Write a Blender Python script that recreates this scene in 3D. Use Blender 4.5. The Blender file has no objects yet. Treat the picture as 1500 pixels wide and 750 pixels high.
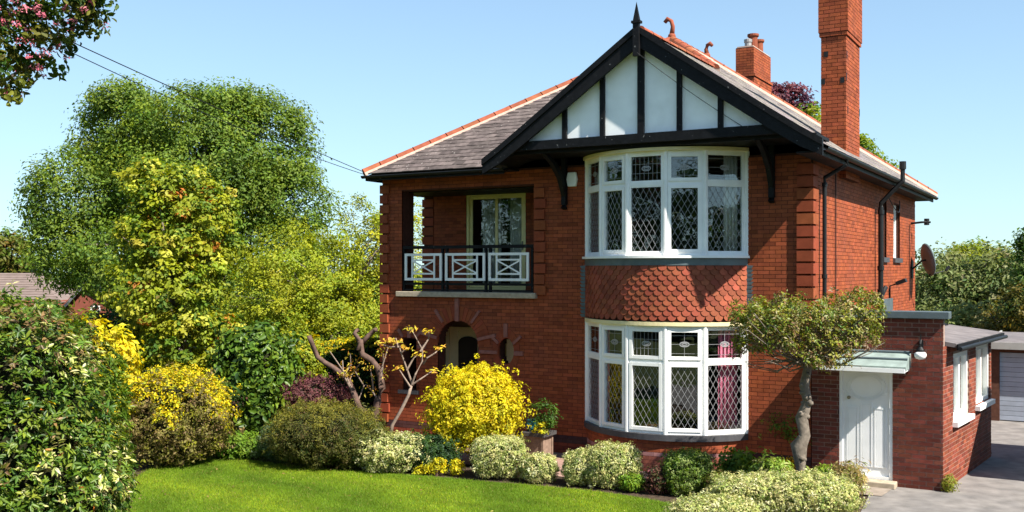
import bpy, bmesh, math, random
import numpy as np
from mathutils import Vector, Matrix

# ------------------------------------------------------------------ camera, sky, sun, exposure
scene = bpy.context.scene
COL = scene.collection
CAM = Vector((4.402, -18.563, 3.76)); YAW = math.radians(29.753); FPX = 1487.0; HOR = 395.0
cam_d = bpy.data.cameras.new('camera'); cam = bpy.data.objects.new('camera', cam_d); COL.objects.link(cam)
cam.location = CAM; cam.rotation_euler = (math.pi/2, 0, YAW)
cam_d.sensor_width = 36; cam_d.lens = 36*FPX/1500; cam_d.shift_y = 20/1500; cam_d.clip_end = 3000; cam_d.clip_start = .1
scene.camera = cam

SUN = Vector((1.0, -.25, 1.14)).normalized()          # towards the sun
world = bpy.data.worlds.new('World'); scene.world = world; world.use_nodes = True
wn = world.node_tree.nodes; wl = world.node_tree.links
bg = wn['Background']; sky = wn.new('ShaderNodeTexSky'); sky.sky_type = 'NISHITA'; sky.sun_disc = False
sky.sun_elevation = math.asin(SUN.z); sky.sun_rotation = math.atan2(SUN.x, SUN.y)
sky.altitude = 50; sky.air_density = 1.0; sky.dust_density = .15; sky.ozone_density = 1.3
# soft shoulder on the whole sky, as film would record it: c / (1 + k c)
vm = wn.new('ShaderNodeVectorMath'); vm.operation = 'MULTIPLY_ADD'; vm.inputs[1].default_value = (.27, .16, .12); vm.inputs[2].default_value = (1, 1, 1)
vd = wn.new('ShaderNodeVectorMath'); vd.operation = 'DIVIDE'
wl.new(sky.outputs[0], vm.inputs[0]); wl.new(sky.outputs[0], vd.inputs[0]); wl.new(vm.outputs[0], vd.inputs[1])
wl.new(vd.outputs[0], bg.inputs[0]); bg.inputs[1].default_value = .122
sun_d = bpy.data.lights.new('sun', 'SUN'); sun = bpy.data.objects.new('sun', sun_d); COL.objects.link(sun)
sun_d.energy = 4.8; sun_d.angle = math.radians(.53); sun_d.color = (1, .94, .84)
sun.rotation_euler = SUN.to_track_quat('Z', 'Y').to_euler()
scene.view_settings.view_transform = 'Standard'; scene.view_settings.look = 'None'
scene.view_settings.exposure = 1.36; scene.view_settings.gamma = 1; scene.view_settings.use_curve_mapping = False
scene.cycles.max_bounces = 6; scene.cycles.transparent_max_bounces = 16; scene.cycles.use_denoising = True

R_ = random.Random(7)
NR = np.random.default_rng(11)
CA, SA = math.cos(YAW), math.sin(YAW)
def at(x, y, dep):                                     # a point seen at photo pixel x, y at a distance
    u = (x-750)/FPX; v = (HOR-y)/FPX
    return Vector((CAM.x+dep*(u*CA-SA), CAM.y+dep*(u*SA+CA), CAM.z+dep*v))
def depth(X, Y): return -(X-CAM.x)*SA+(Y-CAM.y)*CA
def onZ(x, y, Z=0):
    return at(x, y, (Z-CAM.z)/((HOR-y)/FPX))

# ------------------------------------------------------------------ materials
MATS = {}
def nodes_of(m): return m.node_tree.nodes, m.node_tree.links, m.node_tree.nodes['Principled BSDF']
def mat(name, col, rough=.6, spec=.4, metal=0, var=.12, scale=6, bump=0, bscale=60, attr=None, objrand=0, stain=0, detail=5, fleck=None):
    """procedural surface: base colour * noise, optional per-piece attribute, object tint, bump"""
    if name in MATS: return MATS[name]
    m = bpy.data.materials.new(name); m.use_nodes = True; n, l, b = nodes_of(m); MATS[name] = m
    b.inputs['Roughness'].default_value = rough; b.inputs['Metallic'].default_value = metal
    b.inputs['Specular IOR Level'].default_value = spec
    tc = n.new('ShaderNodeTexCoord'); no = n.new('ShaderNodeTexNoise'); no.inputs['Scale'].default_value = scale; no.inputs['Detail'].default_value = detail
    geo = n.new('ShaderNodeNewGeometry')
    l.new(geo.outputs['Position'], no.inputs['Vector'])
    mr = n.new('ShaderNodeMapRange'); mr.inputs[1].default_value = .25; mr.inputs[2].default_value = .75
    mr.inputs[3].default_value = 1-var; mr.inputs[4].default_value = 1+var; l.new(no.outputs[0], mr.inputs[0])
    mx = n.new('ShaderNodeMix'); mx.data_type = 'RGBA'; mx.blend_type = 'MULTIPLY'; mx.inputs[0].default_value = 1
    if attr:
        a = n.new('ShaderNodeVertexColor'); a.layer_name = attr; l.new(a.outputs[0], mx.inputs[6])
    else: mx.inputs[6].default_value = (*col, 1)
    l.new(mr.outputs[0], mx.inputs[7]); out = mx.outputs[2]
    if objrand:
        oi = n.new('ShaderNodeObjectInfo'); hs = n.new('ShaderNodeHueSaturation')
        m2 = n.new('ShaderNodeMapRange'); m2.inputs[3].default_value = 1-objrand; m2.inputs[4].default_value = 1+objrand
        l.new(oi.outputs['Random'], m2.inputs[0]); l.new(m2.outputs[0], hs.inputs['Value'])
        m3 = n.new('ShaderNodeMath'); m3.operation = 'MULTIPLY_ADD'; m3.inputs[1].default_value = 7.31; m3.inputs[2].default_value = .1
        m4 = n.new('ShaderNodeMath'); m4.operation = 'FRACT'; m5 = n.new('ShaderNodeMapRange'); m5.inputs[3].default_value = .494; m5.inputs[4].default_value = .506
        l.new(oi.outputs['Random'], m3.inputs[0]); l.new(m3.outputs[0], m4.inputs[0]); l.new(m4.outputs[0], m5.inputs[0]); l.new(m5.outputs[0], hs.inputs['Hue'])
        l.new(out, hs.inputs['Color']); out = hs.outputs[0]
    if stain:
        n2 = n.new('ShaderNodeTexNoise'); n2.inputs['Scale'].default_value = 1.3; n2.inputs['Detail'].default_value = 7; l.new(geo.outputs['Position'], n2.inputs['Vector'])
        r2 = n.new('ShaderNodeMapRange'); r2.inputs[1].default_value = .45; r2.inputs[2].default_value = .72; r2.inputs[3].default_value = 0; r2.inputs[4].default_value = stain
        l.new(n2.outputs[0], r2.inputs[0])
        m6 = n.new('ShaderNodeMix'); m6.data_type = 'RGBA'; l.new(r2.outputs[0], m6.inputs[0]); l.new(out, m6.inputs[6]); m6.inputs[7].default_value = (col[0]*.35+.02, col[1]*.4+.018, col[2]*.5+.015, 1)
        out = m6.outputs[2]
    if fleck:
        n4 = n.new('ShaderNodeTexNoise'); n4.inputs['Scale'].default_value = fleck[0]; n4.inputs['Detail'].default_value = 3; l.new(geo.outputs['Position'], n4.inputs['Vector'])
        r4 = n.new('ShaderNodeMapRange'); r4.inputs[1].default_value = fleck[1]; r4.inputs[2].default_value = fleck[1]+.04; l.new(n4.outputs[0], r4.inputs[0])
        m7 = n.new('ShaderNodeMix'); m7.data_type = 'RGBA'; l.new(r4.outputs[0], m7.inputs[0]); l.new(out, m7.inputs[6]); m7.inputs[7].default_value = (*fleck[2], 1); out = m7.outputs[2]
    l.new(out, b.inputs['Base Color'])
    if bump:
        n3 = n.new('ShaderNodeTexNoise'); n3.inputs['Scale'].default_value = bscale; n3.inputs['Detail'].default_value = 6; l.new(geo.outputs['Position'], n3.inputs['Vector'])
        bp = n.new('ShaderNodeBump'); bp.inputs['Strength'].default_value = bump; bp.inputs['Distance'].default_value = .01
        l.new(n3.outputs[0], bp.inputs['Height']); l.new(bp.outputs[0], b.inputs['Normal'])
    return m
def leaf_mat(name, rough=.5, spec=.35, trans=.3):
    m = bpy.data.materials.new(name); m.use_nodes = True; n, l, b = nodes_of(m); MATS[name] = m
    a = n.new('ShaderNodeVertexColor'); a.layer_name = 'col'
    b.inputs['Roughness'].default_value = rough; b.inputs['Specular IOR Level'].default_value = spec
    l.new(a.outputs[0], b.inputs['Base Color'])
    t = n.new('ShaderNodeBsdfTranslucent')
    hs = n.new('ShaderNodeHueSaturation'); hs.inputs['Value'].default_value = 1.35; hs.inputs['Saturation'].default_value = 1.1; hs.inputs['Hue'].default_value = .49
    l.new(a.outputs[0], hs.inputs['Color']); l.new(hs.outputs[0], t.inputs[0])
    mx = n.new('ShaderNodeMixShader'); mx.inputs[0].default_value = trans
    l.new(b.outputs[0], mx.inputs[1]); l.new(t.outputs[0], mx.inputs[2]); l.new(mx.outputs[0], n['Material Output'].inputs[0])
    return m
def glass_mat(name, ior=1.75, tint=.8):
    m = bpy.data.materials.new(name); m.use_nodes = True; n, l, b = nodes_of(m); MATS[name] = m
    tr = n.new('ShaderNodeBsdfTransparent'); tr.inputs[0].default_value = (tint, tint*1.02, tint, 1)
    gl = n.new('ShaderNodeBsdfGlossy'); gl.inputs['Roughness'].default_value = .01; gl.inputs[0].default_value = (.95, .97, 1, 1)
    ge = n.new('ShaderNodeNewGeometry'); dt = n.new('ShaderNodeVectorMath'); dt.operation = 'DOT_PRODUCT'; l.new(ge.outputs['Normal'], dt.inputs[0]); l.new(ge.outputs['Incoming'], dt.inputs[1])
    ab = n.new('ShaderNodeMath'); ab.operation = 'ABSOLUTE'; l.new(dt.outputs['Value'], ab.inputs[0]); su = n.new('ShaderNodeMath'); su.operation = 'SUBTRACT'; su.inputs[0].default_value = 1; l.new(ab.outputs[0], su.inputs[1])
    pw_ = n.new('ShaderNodeMath'); pw_.operation = 'POWER'; pw_.inputs[1].default_value = 5; l.new(su.outputs[0], pw_.inputs[0])
    f0 = ((ior-1)/(ior+1))**2; fr = n.new('ShaderNodeMath'); fr.operation = 'MULTIPLY_ADD'; fr.inputs[1].default_value = 1-f0; fr.inputs[2].default_value = f0; l.new(pw_.outputs[0], fr.inputs[0])   # Schlick, the same from both faces of the pane
    no = n.new('ShaderNodeTexNoise'); no.inputs['Scale'].default_value = 2.2; geo = n.new('ShaderNodeNewGeometry'); l.new(geo.outputs['Position'], no.inputs['Vector'])
    bp = n.new('ShaderNodeBump'); bp.inputs['Strength'].default_value = .12; bp.inputs['Distance'].default_value = .02; l.new(no.outputs[0], bp.inputs['Height']); l.new(bp.outputs[0], gl.inputs['Normal'])
    mx = n.new('ShaderNodeMixShader'); l.new(fr.outputs[0], mx.inputs[0]); l.new(tr.outputs[0], mx.inputs[1]); l.new(gl.outputs[0], mx.inputs[2]); l.new(mx.outputs[0], n['Material Output'].inputs[0])
    return m
M_LEAF = leaf_mat('leaf_surface', .55, .22, .36); M_GLOSS = leaf_mat('glossy_leaf_surface', .42, .3, .3)
M_GRASS = leaf_mat('grass_blade_surface', .6, .2, .35)
M_GLASS = glass_mat('window_glass', 1.7, .92)
M_BRICK = mat('red_brick', (.40, .085, .035), .7, .12, attr='col', var=.2, scale=9, stain=.42, bump=.25)
M_MORTAR = mat('dark_mortar', (.07, .026, .018), .9, .1, var=.25, scale=14)
M_EBRICK = mat('brown_brick', (.135, .037, .025), .75, .1, var=.22, scale=16, objrand=.28, bump=.35)
M_EBRICKA = mat('brown_brick_mass', (.2, .058, .04), .75, .2, attr='col', var=.22, scale=16, bump=.35)
M_EMORTAR = mat('pale_mortar', (.30, .21, .17), .95, .1, var=.2, scale=20)
M_QUOIN = mat('quoin_brick', (.235, .057, .024), .7, .12, var=.2, scale=5, objrand=.09, bump=.2)
M_TILE = mat('roof_tile_clay', (.105, .084, .078), .85, .15, var=.4, scale=8, objrand=.35, bump=.3, fleck=(14, .68, (.34, .31, .28)))
M_TILEA = mat('roof_tile_clay_mass', (.25, .185, .165), .8, .2, attr='col', var=.3, scale=8, bump=.3, fleck=(14, .68, (.34, .31, .28)))
M_SCALE = mat('scale_tile_clay', (.24, .062, .032), .65, .15, var=.15, scale=12, objrand=.28, bump=.2)
M_TERRA = mat('terracotta', (.25, .075, .038), .8, .15, var=.2, scale=8, objrand=.15)
M_POINT = mat('cement_pointing', (.46, .33, .27), .9, .1, var=.2, scale=15)
M_BLACK = mat('black_painted_timber', (.006, .006, .007), .6, .18, var=.5, scale=10, bump=.3, bscale=25, fleck=(22, .69, (.16, .16, .16)))
M_PIPE = mat('black_iron', (.009, .010, .011), .5, .25, var=.3, scale=8)
M_WHITE = mat('white_upvc', (.82, .82, .80), .36, .4, var=.07, scale=4)
M_DOORW = mat('white_painted_wood', (.82, .83, .83), .45, .4, var=.06, scale=3)
M_RENDER = mat('white_panel', (.88, .90, .89), .7, .3, var=.08, scale=3)
M_CREAM = mat('cream_painted_wood', (.70, .60, .34), .45, .4, var=.08)
M_STONE = mat('sill_stone', (.36, .30, .22), .85, .2, var=.25, scale=12, bump=.3)
M_KEY = mat('pink_key_stone', (.25, .10, .075), .8, .2, var=.2, scale=12)
M_LEAD = mat('lead_sheet', (.085, .11, .12), .45, .5, metal=.15, var=.25, scale=5)
M_SLATE = mat('dark_sill_stone', (.05, .05, .055), .6, .4, var=.25, scale=9)
M_CAME = mat('lead_came', (.30, .30, .31), .45, .4, metal=.2, var=.1)
M_ROOM = mat('room_plaster', (.10, .09, .078), .9, .1, var=.08)
M_FLOORB = mat('room_floor', (.12, .09, .07), .8, .2, var=.2)
M_DARKW = mat('dark_door_wood', (.03, .022, .018), .4, .4, var=.2)
M_FELT = mat('roofing_felt', (.15, .135, .135), .85, .2, var=.3, scale=4, stain=.3)
M_BARK = mat('grey_bark', (.15, .125, .10), .85, .2, var=.4, scale=14, bump=.8, bscale=30)
M_BARKR = mat('red_brown_bark', (.095, .058, .045), .8, .2, var=.4, scale=12, bump=.6, bscale=30)
M_TWIG = mat('pale_twig', (.24, .18, .14), .8, .2, var=.25, scale=20)
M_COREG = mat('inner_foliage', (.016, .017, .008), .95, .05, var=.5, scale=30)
M_PINKC = mat('pink_curtain_cloth', (.60, .16, .27), .8, .2, var=.15, scale=12)
M_PALEC = mat('pale_curtain_cloth', (.62, .62, .58), .85, .2, var=.1, scale=12)
M_STEEL = mat('grey_metal', (.26, .25, .25), .5, .5, metal=.3, var=.2)
M_BULB = mat('opal_glass', (.85, .85, .82), .2, .5, var=.02)
M_BLUE = mat('blue_band_brick', (.12, .085, .1), .6, .35, attr='col', var=.2, scale=10)

# ------------------------------------------------------------------ mesh helpers
class MB:
    def __init__(s): s.v = []; s.f = []; s.c = []
    def add(s, vs, fs, c=None):
        o = len(s.v); s.v += [tuple(p) for p in vs]; s.f += [tuple(i+o for i in q) for q in fs]
        s.c += [c]*len(vs); return s
    def box(s, x0, x1, y0, y1, z0, z1, c=None):
        return s.add([(x0,y0,z0),(x1,y0,z0),(x1,y1,z0),(x0,y1,z0),(x0,y0,z1),(x1,y0,z1),(x1,y1,z1),(x0,y1,z1)],
                     [(0,3,2,1),(4,5,6,7),(0,1,5,4),(1,2,6,5),(2,3,7,6),(3,0,4,7)], c)
    def obox(s, o, a, b, d, a0, a1, b0, b1, d0, d1, c=None):   # box in a local frame
        o = Vector(o); a = Vector(a); b = Vector(b); d = Vector(d)
        vs = [o+a*i+b*j+d*k for k in (d0, d1) for (i, j) in ((a0,b0),(a1,b0),(a1,b1),(a0,b1))]
        fs = [(0,3,2,1),(4,5,6,7),(0,1,5,4),(1,2,6,5),(2,3,7,6),(3,0,4,7)]
        return s.add(vs, fs, c)
    def prism(s, poly, ext, c=None):                       # planar polygon extruded by a vector
        n = len(poly); p = [Vector(q) for q in poly]; e = Vector(ext)
        return s.add(p+[q+e for q in p], [tuple(range(n))[::-1], tuple(range(n, 2*n))]+[(i,(i+1)%n,n+(i+1)%n,n+i) for i in range(n)], c)
    def tube(s, path, rad, seg=8, c=None, cap=True):
        path = [Vector(p) for p in path]; n = len(path)
        if not hasattr(rad, '__len__'): rad = [rad]*n
        vs = []; ref = Vector((.13, .27, 1)).normalized()
        for i, p in enumerate(path):
            t = (path[min(i+1, n-1)]-path[max(i-1, 0)])
            t = t.normalized() if t.length > 1e-9 else Vector((0, 0, 1))
            a = t.cross(ref)
            if a.length < .05: a = t.cross(Vector((1, 0, 0)))
            a.normalize(); b = t.cross(a)
            for k in range(seg):
                q = 2*math.pi*k/seg; vs.append(p+(a*math.cos(q)+b*math.sin(q))*rad[i])
        fs = [(i*seg+k, i*seg+(k+1)%seg, (i+1)*seg+(k+1)%seg, (i+1)*seg+k) for i in range(n-1) for k in range(seg)]
        if cap: fs += [tuple(range(seg))[::-1], tuple(range((n-1)*seg, n*seg))]
        return s.add(vs, fs, c)
    def lathe(s, prof, cx, cy, seg=16, c=None):
        vs = []; n = len(prof)
        for (r, z) in prof:
            for k in range(seg):
                q = 2*math.pi*k/seg; vs.append((cx+r*math.cos(q), cy+r*math.sin(q), z))
        fs = [(i*seg+k, i*seg+(k+1)%seg, (i+1)*seg+(k+1)%seg, (i+1)*seg+k) for i in range(n-1) for k in range(seg)]
        fs += [tuple(range(seg))[::-1], tuple(range((n-1)*seg, n*seg))]
        return s.add(vs, fs, c)
    def mesh(s, name):
        me = bpy.data.meshes.new(name); me.from_pydata(s.v, [], s.f)
        if any(c is not None for c in s.c):
            at_ = me.color_attributes.new('col', 'FLOAT_COLOR', 'POINT')
            at_.data.foreach_set('color', np.array([(*(c or (1,1,1)), 1) for c in s.c], dtype=np.float32).ravel())
        me.update(); return me
def link(o, parent=None):
    COL.objects.link(o)
    if parent is not None:
        o.parent = parent; o.matrix_parent_inverse = parent_inv(parent)
    return o
def parent_inv(p):
    m = Matrix.Identity(4); q = p
    chain = []
    while q is not None: chain.append(q); q = q.parent
    for q in reversed(chain):
        b = Matrix.LocRotScale(q.location, q.rotation_euler, q.scale)
        m = m @ (q.matrix_parent_inverse if q.parent else Matrix.Identity(4)) @ b
    return m.inverted()
def part(name, mb, material, parent=None, smooth=False, kind=None, label=None, bevel=0):
    me = mb if isinstance(mb, bpy.types.Mesh) else mb.mesh(name)
    if not me.materials: me.materials.append(material)
    if smooth:
        me.polygons.foreach_set('use_smooth', [True]*len(me.polygons))
    o = bpy.data.objects.new(name, me); link(o, parent)
    if kind: o['kind'] = kind
    if label: o['label'] = label
    if bevel:
        b = o.modifiers.new('b', 'BEVEL'); b.width = bevel; b.segments = 2; b.limit_method = 'ANGLE'
    return o
def tag(o, label, cat, group=None):
    o['label'] = label; o['category'] = cat
    if group: o['group'] = group
    return o
def thing(name, label, cat, loc=(0, 0, 0), group=None):
    o = bpy.data.objects.new(name, None); COL.objects.link(o); o.location = loc; o.empty_display_size = .3
    return tag(o, label, cat, group)
def struct(name, mb, material):
    o = part(name, mb, material); o['kind'] = 'structure'; return o
def jit(c, a=.18):
    k = 1+R_.uniform(-a, a); h = R_.uniform(-a*.35, a*.35)
    return (max(.004, c[0]*k*(1+h*.4)), max(.004, c[1]*k*(1+h)), max(.004, c[2]*k*(1-h*.6)))

# ------------------------------------------------------------------ the setting: ground, lawn, bed, path, drive
g = MB()
g.add([(-900, -400, -.03), (900, -400, -.03), (900, 1200, -.03), (-900, 1200, -.03)], [(0, 1, 2, 3)])
struct('ground', g, mat('rough_ground', (.07, .085, .03), .95, .1, var=.4, scale=.8))
def sheet(pts, z): m = MB(); m.add([(p[0], p[1], z) for p in pts], [tuple(range(len(pts)))]); return m
struct('flower_bed_soil', sheet([(-16, -10), (3.0, -10), (2.3, 0), (2.3, .2), (-9.7, .2), (-16, 3)], -.012), mat('bed_soil', (.06, .042, .03), .95, .1, var=.5, scale=12, bump=1, bscale=40))
LAWN = [(-8.2, -12.0), (-9.2, -8.5), (-10.6, -6.0), (-11.1, -5.2), (-11.4, -4.1), (-10.6, -3.85), (-9.4, -3.75), (-8.2, -3.75), (-7.2, -3.55), (-6.0, -3.3), (-5.0, -3.2), (-4.0, -3.05), (-3.0, -2.95), (-2.2, -3.0), (-1.5, -3.15), (-1.0, -3.5), (-.7, -4.2), (-.4, -5.5), (-.2, -12)]
struct('lawn', sheet(LAWN, .012), mat('lawn_turf', (.06, .115, .008), .9, .1, var=.35, scale=5))
struct('garden_path', sheet([(-9.6, -2.0), (-5.2, -2.0), (-2.6, -2.25), (-.4, -1.9), (-.3, -1.2), (-.7, 0.1), (-9.6, .1)], .004), mat('pink_paving', (.27, .17, .14), .9, .15, var=.3, scale=7, bump=.5))
struct('driveway', sheet([(1.05, -.03), (1.2, -1.2), (1.3, -2.4), (1.9, -14), (5.6, -14), (5.6, 24), (-3, 24), (-.2, 14), (2.1, 9), (2.62, 4.3), (2.2, 0)], .006), mat('worn_tarmac', (.185, .172, .162), .92, .15, var=.3, scale=3.5, bump=.7, bscale=70, stain=.3))
struct('door_slab', sheet([(.25, -.08), (1.45, -.08), (1.38, -.95), (.9, -1.0), (.25, -.9)], .016), mat('slab_concrete', (.24, .20, .165), .9, .15, var=.25, scale=6, bump=.4))

# ------------------------------------------------------------------ the house
HOUSE = thing('detached_house', 'red brick detached house with white bow windows and black timbered gable', 'house', (-4.8, 6, 0))
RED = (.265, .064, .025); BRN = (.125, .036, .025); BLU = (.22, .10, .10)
class Rect:
    def __init__(s, x0, x1, z0, z1): s.x0, s.x1, s.z0, s.z1 = x0, x1, z0, z1
    def zr(s, x): return (s.z0, s.z1) if s.x0 < x < s.x1 else None
    def xr(s, z): return (s.x0, s.x1) if s.z0 < z < s.z1 else None
class Arch(Rect):
    def __init__(s, cx, r, z0, zs): s.cx, s.r, s.zs = cx, r, zs; Rect.__init__(s, cx-r, cx+r, z0, zs+r)
    def zr(s, x):
        d = abs(x-s.cx)
        return (s.z0, s.zs+math.sqrt(s.r**2-d*d)) if d < s.r else None
    def xr(s, z):
        if not s.z0 < z < s.z1: return None
        h = s.r if z < s.zs else math.sqrt(max(0, s.r**2-(z-s.zs)**2)); return (s.cx-h, s.cx+h)
class Oval(Rect):
    def __init__(s, cx, cz, rx, rz): s.cx, s.cz, s.rx, s.rz = cx, cz, rx, rz; Rect.__init__(s, cx-rx, cx+rx, cz-rz, cz+rz)
    def zr(s, x):
        q = 1-((x-s.cx)/s.rx)**2
        return (s.cz-s.rz*math.sqrt(q), s.cz+s.rz*math.sqrt(q)) if q > 0 else None
    def xr(s, z):
        q = 1-((z-s.cz)/s.rz)**2
        return (s.cx-s.rx*math.sqrt(q), s.cx+s.rx*math.sqrt(q)) if q > 0 else None
def subtract(iv, cut):
    out = []
    for a, b in iv:
        if cut[1] <= a or cut[0] >= b: out.append((a, b)); continue
        if cut[0] > a: out.append((a, cut[0]))
        if cut[1] < b: out.append((cut[1], b))
    return out
def backing(o, u, n, length, z0, z1, ops, thick, ops_step=.04):
    """mortar bed of a wall (bricks stand proud of it), cut by openings; outer face 6 mm behind the brick face"""
    mb = MB(); xs = {0, length}
    for q in ops:
        if type(q) is Rect: xs |= {q.x0, q.x1}
        else:
            k = q.x0
            while k < q.x1: xs.add(k); k += ops_step
            xs.add(q.x1)
    xs = sorted(x for x in xs if 0 <= x <= length)
    for a, b in zip(xs, xs[1:]):
        if b-a < 1e-4: continue
        iv = [(z0, z1)]
        for q in ops:
            r = q.zr((a+b)/2)
            if r: iv = subtract(iv, r)
        for lo, hi in iv:
            mb.obox(o, u, (0, 0, 1), n, a, b, lo, hi, -thick, -.006)
    return mb
def bricks(o, u, n, length, z0, z1, ops, tint, jitter=.2, BL=.215, J=.009, C=.075, depth_=.05, band=None, off=0):
    """stretcher bricks as (frame-local) rectangles: list of (a0,a1,b0,b1,colour)"""
    out = []; k = 0; z = z0
    while z+C*.6 < z1:
        zt = min(z+C-J, z1); iv = [(0, length)]
        for q in ops:
            for zz in (z+.01, zt-.01):
                r = q.xr(zz)
                if r: iv = subtract(iv, r)
        a = -((k % 2)*.5+off)*(BL+J)
        if band: tt = band(z)
        else: tt = tint
        while a < length:
            for lo, hi in iv:
                p, q = max(a, lo), min(a+BL, hi)
                if q-p > .02:
                    cc = jit(tt, jitter); dk = R_.random(); kk = .70 if dk < .05 else (.85 if dk < .14 else (1.14 if dk > .93 else 1)); out.append((p, q, z, zt, tuple(v*kk for v in cc)))
            a += BL+J
        z += C; k += 1
    return out
def lay(mb, o, u, n, rects, depth_=.04):
    for (a0, a1, b0, b1, c) in rects:
        pr = R_.uniform(-.0015, .0015)
        mb.obox(o, u, (0, 0, 1), n, a0, a1, b0, b1, -depth_, pr, c)
    return mb
UX, UY, UZ = Vector((1, 0, 0)), Vector((0, 1, 0)), Vector((0, 0, 1))
NF = Vector((0, -1, 0))
EAVE = 5.88
# --- front wall (x from -9.6 to 0, outer face y = 0)
def L(x): return x+9.6
OPS_F = [Rect(L(-9.06), L(-5.69), 3.27, 5.52), Rect(L(-4.36), L(-1.29), .72, 6.0), Arch(L(-7.57), .52, -.1, 2.14), Oval(L(-6.35), 2.04, .19, .31), Rect(L(-9.02), L(-8.66), 1.07, 2.22)]
FW = part('front_wall', backing((-9.6, 0, 0), UX, NF, 9.6, 0, EAVE, OPS_F, .28), M_MORTAR, HOUSE)
def fband(z): return (.06, .032, .032) if .22 < z < .31 else ((.20, .045, .025) if z < .22 else RED)
fb = bricks((-9.6, 0, 0), UX, NF, 9.6, 0, EAVE, OPS_F+[Rect(L(-4.42), L(-1.22), -1, 6.1)], RED, .16, J=.009, band=fband)
part('bricks', lay(MB(), (-9.6, 0, 0), UX, NF, fb), M_BRICK, FW, kind='stuff')
# --- side wall (x = 0, facing the drive)
OPS_S = [Rect(7.15, 7.75, 4.06, 5.45), Rect(8.75, 9.75, 4.06, 5.45)]
SW = part('side_wall', backing((0, .006, 0), UY, UX, 12.4, 0, EAVE-.12, OPS_S, .28), M_MORTAR, HOUSE)
part('bricks', lay(MB(), (0, .006, 0), UY, UX, bricks(0, UY, UX, 12.39, 0, EAVE-.12, OPS_S, RED, .16, J=.009, off=.25)), M_BRICK, SW, kind='stuff')
# --- back and left walls, floors and rooms that close the house
bw = MB(); bw.box(-9.6, -.29, 12.1, 12.39, 0, EAVE)
part('back_wall', bw, M_MORTAR, HOUSE)
lw = MB(); lw.box(-9.6, -9.32, .29, 12.09, 0, 3.2); lw.box(-9.6, -9.32, 1.66, 12.09, 3.2, EAVE); lw.box(-9.6, -9.32, .46, 1.66, 5.5, EAVE); lw.box(-9.59, -9.06, .28, .46, 3.27, 5.5)
part('left_wall', lw, M_MORTAR, HOUSE)
fl = MB(); fl.box(-9.3, -.29, .29, 12.09, 3.0, 3.26); fl.box(-9.3, -.29, .29, 12.09, -.02, .1); fl.box(-9.3, -.29, .29, 12.09, 5.86, 5.92)
fl.box(-9.55, -5.69, .02, .3, 3.12, 3.262)
part('room_floors', fl, M_FLOORB, HOUSE)
rw = MB(); rw.box(-5.5, -.3, 4.6, 4.7, .1, 3.0); rw.box(-5.5, -.3, 4.6, 4.7, 3.26, 5.86); rw.box(-5.6, -5.5, .29, 4.7, .1, 3.0); rw.box(-5.68, -5.5, .29, 4.7, 3.26, 5.86); rw.box(-9.3, -5.7, 5.2, 5.3, 3.26, 5.86)
part('room_walls', rw, M_ROOM, HOUSE)

# --- quoin blocks of moulded brick, proud of the wall corners
QB = {}
def quoin(x0, x1, y0, y1, z, parent):
    key = (round(x1-x0, 3), round(y1-y0, 3))
    if key not in QB:
        m = MB(); m.box(0, x1-x0, 0, y1-y0, 0, .188); me = m.mesh('quoin_block'); me.materials.append(M_QUOIN); QB[key] = me
    o = bpy.data.objects.new('quoin_block', QB[key]); o.location = (x0, y0, z); link(o, parent)
for k in range(25):
    z = .32+k*.2245
    w = .25 if k % 2 else .21
    if z+.2 < EAVE-.02:
        quoin(-9.64, -9.64+w, -.05, .10, z, FW)                                    # left pier
        if z > 2.9: quoin(-.245, .055, -.05, .36 if k % 2 else .30, z, FW)          # right corner
        if 3.2 < z < 5.45: quoin(-5.66, -5.66+(.27 if k % 2 else .24), -.05, .08, z, FW)   # loggia side
        if 3.2 < z < 5.45: quoin(-9.62, -9.30, 1.60, 1.60+(.30 if k % 2 else .24), z, FW)   # rear jamb

# --- loggia back wall with sliding door, lintel and ceiling
LB = 1.62
OPS_L = [Rect(1.20, 2.80, 0, 2.28)]
part('loggia_wall', backing((-9.58, LB, 3.26), UX, NF, 3.89, 0, 2.6, OPS_L, .2), M_MORTAR, HOUSE)
part('loggia_bricks', lay(MB(), (-9.3, LB, 3.26), UX, NF, bricks(0, UX, NF, 3.6, 0, 2.6, [Rect(.92, 2.52, 0, 2.52)], RED, .18, J=.006)), M_BRICK, HOUSE, kind='stuff')
sd = MB()
def frame(mb, o, u, n, a0, a1, b0, b1, w, d0, d1):
    mb.obox(o, u, UZ, n, a0, a0+w, b0, b1, d0, d1); mb.obox(o, u, UZ, n, a1-w, a1, b0, b1, d0, d1)
    mb.obox(o, u, UZ, n, a0+w, a1-w, b0, b0+w, d0, d1-.002); mb.obox(o, u, UZ, n, a0+w, a1-w, b1-w, b1, d0, d1-.002)
LO = (-9.58, LB, 3.26)
frame(sd, LO, UX, NF, 1.2, 2.8, 0.02, 2.28, .06, -.10, -.02)
M_YEL = mat('pale_yellow_frame', (.78, .68, .30), .4, .4, var=.05); SD = part('sliding_door', sd, M_YEL, HOUSE)
for a0, a1, dd in ((1.262, 2.03, -.075), (1.97, 2.738, -.045)):
    m = MB(); frame(m, LO, UX, NF, a0, a1, .085, 2.215, .07, dd-.03, dd); part('sash', m, M_YEL, SD)
    m = MB(); m.obox(LO, UX, UZ, NF, a0+.07, a1-.07, .155, 2.145, dd-.02, dd-.012); part('pane', m, M_GLASS, SD)
m = MB(); m.obox(LO, UX, UZ, NF, 2.69, 2.71, .95, 1.15, -.045, -.015); part('handle', m, M_STEEL, SD)
m = MB(); m.obox(LO, UX, UZ, NF, 1.0, 3.0, 2.29, 2.56, -.10, .03); part('lintel', m, M_STONE, HOUSE)
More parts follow.
